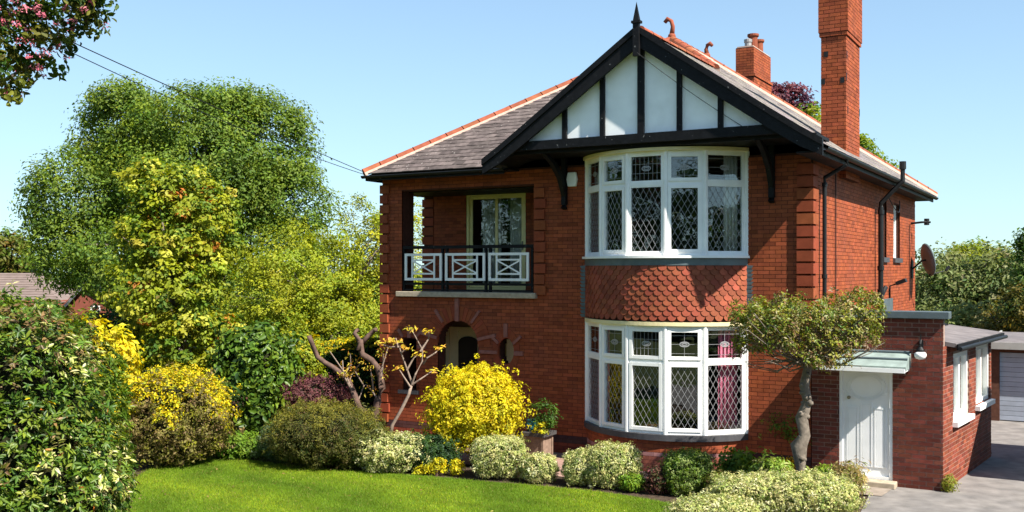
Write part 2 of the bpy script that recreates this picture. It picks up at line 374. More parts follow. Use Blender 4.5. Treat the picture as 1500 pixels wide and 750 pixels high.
m = MB(); m.box(-9.3, -5.7, .285, LB-.03, 5.50, 5.56); m.box(-9.58, -5.7, .05, .28, 5.522, 5.56); part('loggia_ceiling', m, M_BLACK, HOUSE)
# --- stone sill and railing of the loggia
m = MB(); m.box(-9.16, -5.60, -.10, .30, 3.16, 3.275); part('balcony_sill', m, M_STONE, HOUSE, bevel=.01)
RAIL = part('balcony_railing', MB().box(-9.05, -5.70, .02, .10, 4.22, 4.29), M_BLACK, HOUSE)
m = MB(); m.box(-9.05, -5.70, .035, .085, 3.42, 3.47); part('bottom_rail', m, M_BLACK, RAIL)
m = MB(); m.box(-9.05, -5.70, .035, .085, 3.30, 3.33); part('bottom_rail', m, M_BLACK, RAIL)
xs = [-9.035, -7.94, -6.83, -5.745]
for x in xs:
    for dx in ((-.055, .055) if -9 < x < -5.8 else (0,)):
        m = MB(); m.box(x+dx-.025, x+dx+.025, .03, .09, 3.28, 4.219); part('post', m, M_BLACK, RAIL)
for a, b in zip(xs, xs[1:]):
    a0, a1 = a+.045, b-.045; o = (0, .02, 0); z0, z1 = 3.52, 4.12
    if a < -9: a0 = a+.06
    if b > -5.8: a1 = b-.06
    m = MB(); frame(m, o, UX, NF, a0, a1, z0, z1, .055, 0, .03); PN = part('fret_panel', m, M_WHITE, RAIL)
    m = MB(); i0, i1 = a0+.2, a1-.2
    for q in (i0, i1): m.obox(o, UX, UZ, NF, q-.018, q+.018, z0+.055, z1-.055, .002, .026)
    for q in (z0+.15, z1-.15): m.obox(o, UX, UZ, NF, i0+.018, i1-.018, q-.018, q+.018, .002, .026)
    for sg in (1, -1):
        p = Vector((i0+.018, 0, (z0+.168) if sg > 0 else (z1-.168))); q = Vector((i1-.018, 0, (z1-.168) if sg > 0 else (z0+.168)))
        d = (q-p).normalized(); nn = Vector((-d.z, 0, d.x)); m.obox(Vector(o)+p, d, nn, NF, 0, (q-p).length, -.015, .015, .004 if sg > 0 else .006, .022 if sg > 0 else .024)
    part('fret_bars', m, M_WHITE, PN)

# --- porch arch with voussoirs and keys, oval opening, slit window, recessed door
def ring(cx, cz, r0, r1, a0, a1, n, parent, mt, name, proud=.012, gap=.012, rz=1):
    for i in range(n):
        t0 = a0+(a1-a0)*i/n+gap/2; t1 = a0+(a1-a0)*(i+1)/n-gap/2
        pts = [(cx+r*math.cos(t), .05, cz+r*rz*math.sin(t)) for r, t in ((r0, t0), (r1, t0), (r1, (t0+t1)/2), (r1, t1), (r0, t1), (r0, (t0+t1)/2))]
        m = MB(); m.prism(pts, (0, -.05-proud-R_.uniform(0, .003), 0)); part(name, m, mt, parent)
ring(-7.57, 2.14, .52, .83, .02, math.pi-.02, 21, FW, M_QUOIN, 'voussoir')
for ang, r0, r1, w in ((90, .50, 1.0, .05), (52, .6, .93, .03), (128, .6, .93, .03), (13, .54, 1.0, .035), (167, .54, 1.0, .035)):
    t = math.radians(ang); d = Vector((math.cos(t), 0, math.sin(t))); nn = Vector((-d.z, 0, d.x)); m = MB()
    m.obox((-7.57, 0, 2.14), d, nn, NF, r0, r1, -w, w, -.05, .05); part('key_stone', m, M_KEY, FW, bevel=.006)
ring(-6.35, 2.04, .19, .33, 0, 2*math.pi, 16, FW, M_QUOIN, 'voussoir', rz=1.45, proud=.010)
for x0, z0, x1, z1, w in ((-6.35, 2.33, -6.35, 2.62, .045), (-6.53, 2.2, -6.72, 2.36, .03), (-6.17, 2.2, -5.98, 2.36, .03), (-6.15, 2.0, -5.93, 2.0, .045), (-6.56, 2.0, -7.0, 2.0, .035), (-8.84, 2.24, -8.84, 2.5, .045), (-8.62, 2.05, -8.4, 2.05, .04), (-8.66, 2.25, -8.5, 2.42, .03), (-9.02, 2.25, -9.15, 2.42, .03)):
    p = Vector((x0, 0, z0)); q = Vector((x1, 0, z1)); d = (q-p).normalized(); nn = Vector((-d.z, 0, d.x)); m = MB()
    m.obox(p, d, nn, NF, 0, (q-p).length, -w, w, -.05, .045); part('key_stone', m, M_KEY, FW, bevel=.006)
m = MB(); m.box(-9.12, -8.58, -.07, .2, .99, 1.068); part('slit_sill', m, M_SLATE, HOUSE)
PW = 1.15
m = MB(); m.box(-9.3, -8.62, PW, PW+.1, .1, 3.0); m.box(-7.45, -7.1, PW, PW+.1, .1, 3.0); m.box(-6.5, -5.6, PW, PW+.1, .1, 3.0); m.box(-8.62, -7.45, PW, PW+.1, 2.44, 3.0); m.box(-7.1, -6.5, PW, PW+.1, 2.35, 3.0)
part('porch_wall', m, mat('porch_plaster', (.16, .1, .07), .8, .2), HOUSE)
m = MB(); frame(m, (0, PW, 0), UX, NF, -8.62, -7.45, .1, 2.44, .09, -.08, .03)
FD = part('front_door', m, M_CREAM, HOUSE)
m = MB(); pts = [(-8.30, .5), (-7.77, .5), (-7.77, 2.08)]+[(-8.035+.265*math.cos(t), 2.08+.15*math.sin(t)) for t in np.linspace(.1, math.pi-.1, 9)]+[(-8.30, 2.08)]
m.prism([(x, PW+.012, z) for x, z in pts], (0, .02, 0)); part('door_glass', m, M_DARKW, FD)
m = MB(); m.box(-8.53, -8.30, PW+.0, PW+.05, .1, 2.35); m.box(-7.77, -7.54, PW, PW+.05, .1, 2.35); m.box(-8.3, -7.77, PW, PW+.05, .1, .5); m.box(-8.30, -7.77, PW+.035, PW+.05, .5, 2.35)
part('door_leaf', m, M_CREAM, FD)
m = MB(); frame(m, (0, PW, 0), UX, NF, -7.1, -6.5, .1, 2.35, .07, -.06, .03); m.box(-7.03, -6.57, PW+.01, PW+.03, .17, 2.28); part('side_light', m, M_CREAM, HOUSE)

# ------------------------------------------------------------------ the two-storey bow
BCX = -2.83; BHW = 1.645; BDP = .93; BR = (BHW**2+BDP**2)/(2*BDP); BCY = BR-BDP; BHA = math.asin(BHW/BR)
def barc(t, r=BR): return Vector((BCX+r*math.sin(t), BCY-r*math.cos(t), 0))
wts = [.85, .70, .75, .70, .85]; tot = sum(wts); ANG = [-BHA]
for w in wts: ANG.append(ANG[-1]+2*BHA*w/tot)
def arc_band(r0, r1, z0, z1, n=40, a=BHA):
    m = MB(); ts = np.linspace(-a, a, n+1)
    vs = []
    for t in ts:
        for r, z in ((r0, z0), (r1, z0), (r1, z1), (r0, z1)):
            p = barc(t, r); vs.append((p.x, p.y, z))
    fs = []
    for i in range(n):
        a_, b_ = i*4, i*4+4
        for k in range(4): fs.append((a_+k, b_+k, b_+(k+1) % 4, a_+(k+1) % 4))
    fs += [(3, 2, 1, 0), (n*4, n*4+1, n*4+2, n*4+3)]
    m.add(vs, fs); return m
BW = part('bow_base', arc_band(BR-.25, BR-.016, 0, .6), M_MORTAR, HOUSE)
mb = MB(); z = 0.0; k = 0
while z < .59:
    tt = (.30, .15, .14) if .24 < z < .32 else ((.27, .085, .06) if z < .24 else (.26, .064, .026))
    step = .215/BR; t = -BHA-(k % 2)*step/2
    while t < BHA:
        t0, t1 = max(t, -BHA), min(t+step-.006/BR, BHA)
        if t1-t0 > .012:
            c = jit(tt, .16); vs = []
            for q in (t0, t1):
                for r, zz in ((BR-.05, z), (BR-.010, z), (BR-.010, z+.069), (BR-.05, z+.069)):
                    p = barc(q, r); vs.append((p.x, p.y, zz))
            mb.add(vs, [(0, 4, 5, 1), (1, 5, 6, 2), (2, 6, 7, 3), (0, 1, 2, 3), (7, 6, 5, 4)], c)
        t += step
    z += .075; k += 1
part('bricks', mb, M_BRICK, BW, kind='stuff')
part('lower_bow_sill', arc_band(BR-.2, BR+.05, .6, .71), M_SLATE, HOUSE)
part('upper_bow_sill', arc_band(BR-.2, BR+.09, 3.975, 4.02), M_WHITE, HOUSE)
part('lead_apron', arc_band(BR-.2, BR+.035, 3.84, 3.975), M_LEAD, HOUSE)
part('lower_bow_head', arc_band(BR-.2, BR+.035, 2.72, 2.79), M_CREAM, HOUSE)
part('upper_bow_head', arc_band(BR-.2, BR+.07, 5.96, 6.02), M_CREAM, HOUSE)
m = arc_band(.05, BR-.2, 6.0, 6.05); part('bow_ceiling', m, M_ROOM, HOUSE)
m = arc_band(.05, BR-.02, 3.0, 3.2); part('bow_floor', m, M_ROOM, HOUSE)
# windows: one part for each light frame, with panes and leading as sub-parts
def clip_line(p, d, a0, a1, b0, b1):
    t0, t1 = -1e9, 1e9
    for s, e, lo, hi in ((p[0], d[0], a0, a1), (p[1], d[1], b0, b1)):
        if abs(e) < 1e-9:
            if not lo <= s <= hi: return None
        else:
            q0, q1 = (lo-s)/e, (hi-s)/e; t0 = max(t0, min(q0, q1)); t1 = min(t1, max(q0, q1))
    return ((p[0]+d[0]*t0, p[1]+d[1]*t0), (p[0]+d[0]*t1, p[1]+d[1]*t1)) if t1-t0 > .01 else None
def came(m, o, u, n, p, q, w=.0028, d0=0, d1=.004):
    p = Vector(p); q = Vector(q); d = (q-p); ln = d.length; d.normalize()
    a = u*d.x+UZ*d.y; b = u*(-d.y)+UZ*d.x
    m.obox(Vector(o)+u*p.x+UZ*p.y, a, b, n, 0, ln, -w, w, d0, d1)
def diamonds(o, u, n, a0, a1, b0, b1, dx=.118, dz=.205):
    m = MB(); sl = dz/dx
    for sg in (1, -1):
        k = -30
        while k < 30:
            r = clip_line(((a0+a1)/2+k*dx, b0+.02), (1, sg*sl), a0, a1, b0, b1)
            if r: came(m, o, u, n, *r, d1=.004 if sg > 0 else .0055)
            k += 1
    return m
def toplight(o, u, n, a0, a1, b0, b1, style):
    m = MB(); ca, cb = (a0+a1)/2, (b0+b1)/2
    if style == 'grid':
        nx = 7
        for i in range(1, nx): came(m, o, u, n, (a0+(a1-a0)*i/nx, b0), (a0+(a1-a0)*i/nx, b1))
        for q in (.3, .68): came(m, o, u, n, (a0, b0+(b1-b0)*q), (a1, b0+(b1-b0)*q), d1=.0055)
    else:
        came(m, o, u, n, (a0, cb), (ca-.09, cb)); came(m, o, u, n, (ca+.09, cb), (a1, cb)); came(m, o, u, n, (ca, b0), (ca, cb-.05)); came(m, o, u, n, (ca, cb+.05), (ca, b1))
        for q in (.12, .86): came(m, o, u, n, (a0, b0+(b1-b0)*q), (a1, b0+(b1-b0)*q), d1=.0055)
    pts = [(ca+.085*math.cos(t), cb+.042*math.sin(t)) for t in np.linspace(0, 2*math.pi, 17)]
    for p, q in zip(pts, pts[1:]): came(m, o, u, n, p, q, w=.010, d0=.001, d1=.007)
    pts = [(ca+.05*math.cos(t), cb+.018*math.sin(t)) for t in np.linspace(0, 2*math.pi, 9)]
    for p, q in zip(pts, pts[1:]): came(m, o, u, n, p, q, w=.008, d0=.001, d1=.006)
    return m
def bow_windows(z0, z1, zt):
    for i in range(5):
        p0, p1 = barc(ANG[i], BR), barc(ANG[i+1], BR); u = (p1-p0); W = u.length; u = u.normalized(); n = Vector((u.y, -u.x, 0))
        o = p0.copy(); m = MB(); fw = .055
        frame(m, o, u, n, 0.004, W-.004, z0, z1, fw, -.09, -.005)
        m.obox(o, u, UZ, n, fw, W-fw, zt-.035, zt+.035, -.085, -.008)
        WN = part('bow_window', m, M_WHITE, HOUSE)
        op = i in (1, 3)                                                        # opening casements have a second, thicker sash
        for (b0, b1, top) in ((z0+fw, zt-.035, False), (zt+.035, z1-fw, True)):
            sw = .06 if (op or (i == 2 and z0 < 2)) else .028
            m = MB(); frame(m, o, u, n, fw, W-fw, b0, b1, sw, -.07, .012 if sw > .05 else -.012); part('sash', m, M_WHITE, WN)
            a0, a1, c0, c1 = fw+sw, W-fw-sw, b0+sw, b1-sw
            m = MB(); m.obox(o, u, UZ, n, a0-.005, a1+.005, c0-.005, c1+.005, -.045, -.037); part('pane', m, M_GLASS, WN)
            oo = o-n*.0365
            m = toplight(oo, u, n, a0, a1, c0, c1, 'grid' if i == 2 else 'oval') if top else diamonds(oo, u, n, a0, a1, c0, c1)
            part('leading', m, M_CAME, WN)
    for i in range(6):                                                          # mullion posts on the joints
        p = barc(ANG[i], BR); m = MB(); m.lathe([(.05, z0), (.05, z1)], p.x*1+ (0), p.y+.035, 10); part('mullion', m, M_WHITE, HOUSE)
bow_windows(.712, 2.72, 2.06)
bow_windows(4.022, 5.96, 5.36)
# tile-hung apron: fish-scale tiles, one object each
AP = part('tile_apron', arc_band(BR-.2, BR-.02, 2.79, 3.84), M_MORTAR, HOUSE)
m = MB(); hw = .079; pts = [(-hw, 0, .06), (-hw, 0, .19), (hw, 0, .19), (hw, 0, .06)]+[(hw*math.cos(t), 0, .06-.075*math.sin(t)) for t in np.linspace(.35, math.pi-.35, 6)]
m.prism(pts, (0, .013, 0)); SCT = m.mesh('scale_tile'); SCT.materials.append(M_SCALE)
rows = 11; per = int(2*BHA*BR/.166)
for r in range(rows):
    z = 2.825+r*.0935; flare = 0
    for k in range(per+(r % 2)):
        t = -BHA+(k+.5-(r % 2)*.5)*2*BHA/per
        if abs(t) > BHA-.02: t = math.copysign(BHA-.035, t)
        p = barc(t, BR+.034+flare+(k % 2)*.0008)
        o = bpy.data.objects.new('scale_tile', SCT); o.location = (p.x, p.y, z+R_.uniform(-.003, .003))
        o.rotation_euler = (-math.radians(9+R_.uniform(-1.2, 1.2)), R_.uniform(-.02, .02), t); link(o, AP)
for s in (-1, 1):                                                               # stepped lead soakers down both sides
    for k in range(14):
        p = barc(s*BHA, BR); m = MB(); z = 2.80+k*.075
        m.prism([(p.x, -.004, z), (p.x+s*.10, -.004, z+.005), (p.x+s*.135, -.004, z+.06), (p.x, -.004, z+.07)], (0, -.022, 0)); part('lead_step', m, M_LEAD, AP)

# ------------------------------------------------------------------ roof
XL, XR, YF, YB = -9.72, .45, -.5, 12.9
P1 = Vector((-4.55, 5.0, 9.36)); P2 = Vector((-4.55, 7.8, 9.36))
GX = -2.84; GR = EAVE+(P1.z-EAVE)/(XR-P1.x)*(XR-GX); GY = -1.22; GLX = GX-(XR-GX)
G = Vector((GX, YF+(GR-EAVE)*(P1.y-YF)/(P1.z-EAVE), GR))
c_fl, c_fr, c_bl, c_br = Vector((XL, YF, EAVE)), Vector((XR, YF, EAVE)), Vector((XL, YB, EAVE)), Vector((XR, YB, EAVE))
gl_f, gl_b, gr_f, ga = Vector((GLX, GY, EAVE)), Vector((GLX, YF, EAVE)), Vector((XR, GY, EAVE)), Vector((GX, GY, GR))
deck = MB(); dn = Vector((0, 0, -.05))
for poly in ([c_fl, gl_b, G, P1], [gr_f, c_br, P2, P1, G, ga], [gl_f, ga, G, gl_b], [c_fl, P1, P2, c_bl], [c_bl, P2, c_br]):
    deck.add([p+dn for p in poly], [tuple(range(len(poly)))])
ROOF = part('roof', deck, mat('roof_underlay', (.05, .045, .045), .9, .1), HOUSE)
TL, TW, TG, TH = .30, .262, .185, .02
m = MB(); m.box(0, TW, 0, TL, 0, TH); TILE = m.mesh('roof_tile'); TILE.materials.append(M_TILE)
TC = (.105, .086, .08)
mass = MB(); singles = []
def slope_tiles(o, u, s, n, smax, rng, keep=None, gap=.004, TH=TH, lean=.055, tc=TC):
    k = 0; sv = -.03
    while sv < smax-.02:
        ln = min(TL, smax-sv+.02)
        lo, hi = rng(sv+.08)
        a = math.floor(lo/(TW+gap))*(TW+gap)-(k % 2)*(TW+gap)/2
        while a < hi:
            p, q = max(a, lo), min(a+TW, hi)
            if q-p > .02:
                base = o+u*p+s*sv+n*(.016+R_.uniform(-.003, .003)); tilt = (s-n*lean).normalized(); nn = u.cross(tilt).normalized()
                if nn.dot(n) < 0: nn = -nn
                base = base+n*.22*lean
                if keep and keep(base) and q-p > TW-.003 and ln > TL-.01: singles.append((base, u, tilt, nn))
                else: mass.obox(base, u, tilt, nn, 0, q-p, 0, ln, 0, TH, jit(tc, .3))
            a += TW+gap
        sv += TG; k += 1
def pl(p, o, u, s): d = Vector(p)-o; return d.dot(u), d.dot(s)
def edge(pa, pb):                                        # u on a line at height s
    return lambda s: pa[0]+(pb[0]-pa[0])*(s-pa[1])/(pb[1]-pa[1])
# front slope (left of the gable)
u = UX; s = (Vector((0, P1.y-YF, P1.z-EAVE))).normalized(); n = u.cross(s)
o = c_fl.copy(); a = edge((0, 0), pl(P1, o, u, s)); b1 = edge(pl(gl_b, o, u, s), pl(G, o, u, s)); b2 = edge(pl(G, o, u, s), pl(P1, o, u, s)); sg = pl(G, o, u, s)[1]
slope_tiles(o, u, s, n, pl(P1, o, u, s)[1], lambda q: (a(max(q, 0)), (b1 if q < sg else b2)(max(q, 0))), keep=lambda p: True)
# right slope, gable to back hip
u = UY; s = (Vector((P1.x-XR, 0, P1.z-EAVE))).normalized(); n = u.cross(s); n = n if n.z > 0 else -n
o = gr_f.copy(); f2 = edge(pl(G, o, u, s), pl(P1, o, u, s)); b = edge(pl(c_br, o, u, s), pl(P2, o, u, s)); sg2 = pl(G, o, u, s)[1]
slope_tiles(o, u, s, n, pl(P1, o, u, s)[1], lambda q: ((0 if q < sg2 else f2(q)), b(max(q, 0))), TH=.006, lean=.012, tc=(.20, .175, .16), gap=.002)
# gable left slope
u = UY; s = (Vector((GX-GLX, 0, GR-EAVE))).normalized(); n = u.cross(s); n = n if n.z > 0 else -n
o = gl_f.copy(); b = edge(pl(gl_b, o, u, s), pl(G, o, u, s))
slope_tiles(o, u, s, n, pl(ga, o, u, s)[1], lambda q: (0, b(max(q, 0))))
singles.sort(key=lambda t: (t[0]-CAM).length)
vis = [t for t in singles if t[0].x < GLX+1.9]
for t in vis[:300]:
    base, u, s, n = t
    o = bpy.data.objects.new('roof_tile', TILE); o.matrix_basis = Matrix((( u.x, s.x, n.x, base.x), (u.y, s.y, n.y, base.y), (u.z, s.z, n.z, base.z), (0, 0, 0, 1))); link(o, ROOF)
done = set(id(t) for t in vis[:300])
for t in singles:
    if id(t) not in done: mass.obox(t[0], t[1], t[2], t[3], 0, TW, 0, TL, 0, TH, jit(TC, .3))
part('roof_tiles', mass, M_TILEA, ROOF, kind='stuff')
# ridge and hip tiles on a bed of pale cement
def ridge_run(p, q, r=.115, ln=.42, skip=0, up=Vector((0, 0, 1)), cement=True):
    d = (q-p); tot = d.length; d.normalize(); side = d.cross(up).normalized(); nn = side.cross(d)
    if nn.z < 0: nn = -nn
    if cement:
        m = MB(); m.prism([p+side*.135-nn*.03, p+side*.12+nn*.045, p-side*.12+nn*.045, p-side*.135-nn*.03], d*tot); part('cement_bed', m, M_POINT, ROOF)
    k = skip
    while k+ln*.5 < tot:
        e = min(k+ln-.02, tot); m = MB(); vs = []; fs = []; seg = 8
        for (kk, rr) in ((k, r*1.06), (k+.05, r), (e, r)):
            for j in range(seg+1):
                t = math.pi*j/seg; vs.append(p+d*kk+side*(math.cos(t)*rr)+nn*(math.sin(t)*rr+.02))
        for j in range(2):
            for i in range(seg): fs.append((j*(seg+1)+i, j*(seg+1)+i+1, (j+1)*(seg+1)+i+1, (j+1)*(seg+1)+i))
        fs += [tuple(range(seg+1)), tuple(range(2*(seg+1), 3*(seg+1)))[::-1]]
        m.add(vs, fs); part('ridge_tile', m, M_TERRA, ROOF); k += ln
ridge_run(c_fl, P1); ridge_run(P1, P2); ridge_run(G, P1); ridge_run(P2, c_br, ln=.4); ridge_run(ga+UY*.12, G, r=.075, cement=False, ln=.45)
def finial(p, h, lean):
    m = MB(); m.lathe([(.11, p.z), (.09, p.z+.10), (.05, p.z+.14)], p.x, p.y, 10)
    m.tube([p+Vector((0, 0, .1)), p+Vector((lean*.1, 0, .1+h*.5)), p+Vector((-lean*.05, 0, .1+h*.85)), p+Vector((-lean*.45, 0, .1+h)), p+Vector((-lean*.75, 0, .06+h*.9))], [.07, .05, .05, .06, .045], 8)
    part('ridge_finial', m, M_TERRA, ROOF, smooth=True)
finial(P1+Vector((0, 0, .06)), .40, .25); finial(P2+Vector((0, -.2, .06)), .28, -.2)
# gable: bargeboards, panels, timbers, beam, soffit, brackets, finial post
GT = part('gable_beam', MB().box(GLX+.55, XR-.55, -1.17, -.96, 6.10, 6.27), M_BLACK, HOUSE)
slp = (GR-EAVE)/(XR-GX)
def roofz(x): return EAVE+slp*(XR-GX-abs(x-GX))
def barge(sgn):
    pts = []
    xs_ = [GX, GX+sgn*1.2, GX+sgn*2.4, GX+sgn*2.95, GX+sgn*3.33]
    top = [roofz(x)+.05 for x in xs_[:-1]]+[roofz(xs_[-1])+.09]; top[3] += .01
    bot = [t-d for t, d in zip(top, (.36, .36, .35, .33, .27))]
    m = MB(); n_ = len(xs_); vs = []
    for x, t, b_ in zip(xs_, top, bot):
        for y in (GY-.05, GY+.02): vs += [(x, y, t), (x, y, b_)]
    fs = []
    for i in range(n_-1):
        a_ = i*4; c_ = a_+4
        fs += [(a_, c_, c_+1, a_+1), (a_+2, a_+3, c_+3, c_+2), (a_, a_+2, c_+2, c_), (a_+1, c_+1, c_+3, a_+3)]
    fs += [(0, 1, 3, 2), ((n_-1)*4, (n_-1)*4+2, (n_-1)*4+3, (n_-1)*4+1)]
    m.add(vs, fs); part('bargeboard', m, M_BLACK, GT)
    m = MB(); vs = []                                                            # capping strip along the top edge
    for x, t in zip(xs_, top):
        for y in (GY-.085, GY-.051): vs += [(x, y, t+.02), (x, y, t-.10)]
    m.add(vs, fs); part('barge_capping', m, M_BLACK, GT)
    m = MB(); vs = []                                                            # boarded underside behind the barge
    for x, t in zip(xs_[:4], top[:4]):
        for y in (GY+.021, -.9): vs += [(x, y, t-.12), (x, y, t-.15)]
    fs2 = []
    for i in range(3):
        a_ = i*4; c_ = a_+4; fs2 += [(a_, c_, c_+1, a_+1), (a_+2, a_+3, c_+3, c_+2), (a_, a_+2, c_+2, c_), (a_+1, c_+1, c_+3, a_+3)]
    m.add(vs, fs2); part('barge_soffit', m, M_BLACK, GT)
barge(1); barge(-1)
TX = [-4.43, -3.63, -2.85, -2.10, -1.33]
for x in TX:
    w = .045 if abs(x-GX) > .1 else .06
    m = MB(); m.box(x-w, x+w, -1.10, -1.03, 6.271, roofz(x)-.12); part('timber_stud', m, M_BLACK, GT)
bx = [GLX+.55]+TX+[XR-.55]
for a, b in zip(bx, bx[1:]):
    zt = [(a, 6.272), (b, 6.272), (b, max(6.28, roofz(b)-.14))]+([(GX, roofz(GX)-.14)] if a < GX < b else [])+[(a, max(6.28, roofz(a)-.14))]
    m = MB(); m.prism([(x, -1.03, z) for x, z in zt], (0, .05, 0)); part('gable_panel', m, M_RENDER, GT)
m = MB(); m.box(GLX+.12, XR-.12, -1.0, -.03, 6.04, 6.098); part('soffit', m, M_BLACK, HOUSE)
m = MB(); m.prism([(GLX+.02, -.97, EAVE-.02), (GLX+.3, -.97, EAVE+.1), (GLX+.75, -.97, 6.09), (GLX+.12, -.97, 6.04)], (0, .9, 0)); part('soffit', m, M_BLACK, HOUSE)
m = MB(); m.box(GX-.06, GX+.06, GY-.12, GY-.052, GR-.5, GR+.14); m.add([(GX-.06, GY-.12, GR+.14), (GX+.06, GY-.12, GR+.14), (GX+.06, GY-.03, GR+.14), (GX-.06, GY-.03, GR+.14), (GX, GY-.08, GR+.50), ], [(0, 1, 4), (1, 2, 4), (2, 3, 4), (3, 0, 4)])
m.box(GX-.085, GX+.085, GY-.14, GY-.01, GR+.10, GR+.145); part('gable_finial', m, M_BLACK, GT)
for x in (-4.95, -.70):
    m = MB(); m.box(x-.05, x+.05, -.10, -.004, 5.08, 6.04); m.prism([(x-.049, -.05, 5.08), (x-.049, -.12, 5.02), (x-.049, -.02, 4.98)], (.098, 0, 0))
    m.prism([(x-.045, -.08, 5.22), (x-.045, -.30, 5.60), (x-.045, -.62, 5.86), (x-.045, -.98, 6.03), (x-.045, -.80, 6.035), (x-.045, -.45, 5.90), (x-.045, -.22, 5.72), (x-.045, -.08, 5.45)], (.09, 0, 0))
    part('gable_bracket', m, M_BLACK, HOUSE)
# eaves: soffit, fascia, gutters, downpipes
m = MB(); m.box(XL+.08, GLX+.1, YF+.06, -.01, EAVE-.06, EAVE-.03); m.box(XL+.05, GLX, YF+.02, YF+.055, EAVE-.14, EAVE-.03); m.box(.02, XR-.06, -1.15, YB-.1, EAVE-.14, EAVE-.11); m.box(XR-.055, XR-.02, -1.15, YB-.05, EAVE-.18, EAVE-.04)
m.box(XL+.01, XL+.045, YF+.02, YB, EAVE-.14, EAVE-.03); m.box(XL, XR-.06, 12.41, YB-.05, EAVE-.14, EAVE-.11)
part('eaves_boards', m, M_BLACK, HOUSE)
def gutter(path, r=.062):
    m = MB(); d = (path[1]-path[0]).normalized(); sd_ = d.cross(UZ); vs = []; fs = []; seg = 8
    for p in path:
        for rr in (r, r-.008):
            for j in range(seg+1):
                t = math.pi+math.pi*j/seg; vs.append(p+sd_*math.cos(t)*rr+UZ*math.sin(t)*rr)
    k = seg+1
    for i in range(seg): fs += [(i, i+1, 2*k+i+1, 2*k+i), (k+i, 3*k+i, 3*k+i+1, k+i+1)]
    for i in (0, seg): fs.append((i, k+i, 3*k+i, 2*k+i))
    m.add(vs, fs); return part('gutter', m, M_PIPE, HOUSE, smooth=True)
gutter([Vector((XL-.04, YF-.03, EAVE-.03)), Vector((GLX+.05, YF-.03, EAVE-.03))]); gutter([Vector((XR+.045, GY+.1, EAVE-.05)), Vector((XR+.045, YB+.05, EAVE-.05))])
m = MB(); m.tube([(XR+.045, .62, EAVE-.11), (XR+.045, .62, EAVE-.2), (.10, .62, EAVE-.42), (.10, .62, EAVE-.55), (.10, .62, 2.95)], .038, 10)
for z in (5.3, 3.6): m.tube([(.10, .62, z), (.10, .62, z+.07)], .05, 10)
part('downpipe', m, M_PIPE, HOUSE, smooth=False)
m = MB(); SPY = 6.2
m.tube([(.13, SPY, 2.75), (.13, SPY, 5.22)], .058, 12); m.tube([(.13, SPY, 5.18), (.13, SPY, 5.3), (.42, SPY+.05, 5.62), (.60, SPY+.08, 5.80), (.60, SPY+.08, 6.16)], .055, 10); m.tube([(.60, SPY+.08, 6.08), (.60, SPY+.08, 6.26)], .075, 10)
for z in (5.05, 3.75, 3.2, 2.95): m.tube([(.13, SPY, z), (.13, SPY, z+.10)], .075, 10)
m.tube([(.13, SPY, 3.1), (.2, SPY+.25, 3.35)], .05, 8)
part('soil_pipe', m, M_PIPE, HOUSE)
m = MB(); m.tube([(.03, 1.9, 5.7), (.03, 1.9, 2.95)], .012, 6); m.tube([(.03, 11.2, 5.0), (.03, 11.2, 2.9)], .012, 6); m.tube([(.04, 7.6, 5.55)]+[(.06+.1*math.sin(t), 7.6+1.7*t/math.pi, 5.55-.35*math.sin(t)) for t in np.linspace(0, math.pi, 9)], .012, 5)
part('wall_cables', m, M_PIPE, HOUSE)
# side windows
for a, b in ((7.15, 7.75), (8.75, 9.75)):
    m = MB(); frame(m, (0, 0, 0), UY, UX, a, b, 4.06, 5.45, .07, -.16, -.10); m.obox((0, 0, 0), UY, UZ, UX, (a+b)/2-.03, (a+b)/2+.03, 4.13, 5.38, -.155, -.105)
    W_ = part('side_window', m, M_WHITE, HOUSE); m = MB(); m.box(-.14, -.132, a+.06, b-.06, 4.12, 5.39); part('pane', m, M_GLASS, W_)
    m = MB(); m.box(-.2, .06, a-.08, b+.08, 3.94, 4.058); part('sill', m, M_SLATE, W_)
    m = MB(); m.box(-.25, -.2, a-.1, b+.1, 4.0, 5.5); part('blind', m, M_PALEC, W_)
# chimneys
def chimney(name, x0, x1, y0, y1, z0, z1, zc, cap, label):
    mbm = MB(); mbm.box(x0+.006, x1-.006, y0+.006, y1-.006, z0, zc)
    CH = part(name, mbm, M_MORTAR, HOUSE, label=label); mm = MB()
    def skin(x0, x1, y0, y1, z0, z1):
        for (o, u, n, ln) in (((x0, y0, 0), UX, NF, x1-x0), ((x1, y0, 0), UY, UX, y1-y0), ((x1, y1, 0), -UX, UY, x1-x0), ((x0, y1, 0), -UY, -UX, y1-y0)):
            lay(mm, Vector(o), u, n, bricks(0, u, n, ln, z0, z1, [], RED, .2, BL=.21, J=.010), .03)
    skin(x0, x1, y0, y1, z0, zc)
    for (za, zb, e) in cap:
        mc = MB(); mc.box(x0-e+.004, x1+e-.004, y0-e+.004, y1+e-.004, za+.002, zb-.002); part('cap_core', mc, M_MORTAR, CH); skin(x0-e, x1+e, y0-e, y1+e, za, zb)
    part('bricks', mm, M_BRICK, CH, kind='stuff'); return CH
c1 = chimney('chimney_stack', -.36, .13, 2.36, 3.72, 5.6, 9.75, 8.46, [(8.46, 8.54, .03), (8.54, 9.75, .045)], 'tall slim brick chimney on the eaves')
m = MB()
for k in range(9):
    z = 5.75+k*.075; x = .13-k*.108
    m.box(x-.12, x+.01, 2.335, 2.352, z+.04, z+.20)
m.box(.132, .15, 2.34, 3.74, 5.93, 6.10)
part('flashing', m, mat('lead_flashing', (.3, .31, .33), .5, .4, var=.3, scale=12), c1)
for z, y in ((6.9, 2.5), (7.55, 2.37), (8.0, 2.41), (7.0, 3.66)): m = MB(); m.box(.131, .137, y, y+.05, z, z+.15); part('iron_strap', m, M_PIPE, c1)
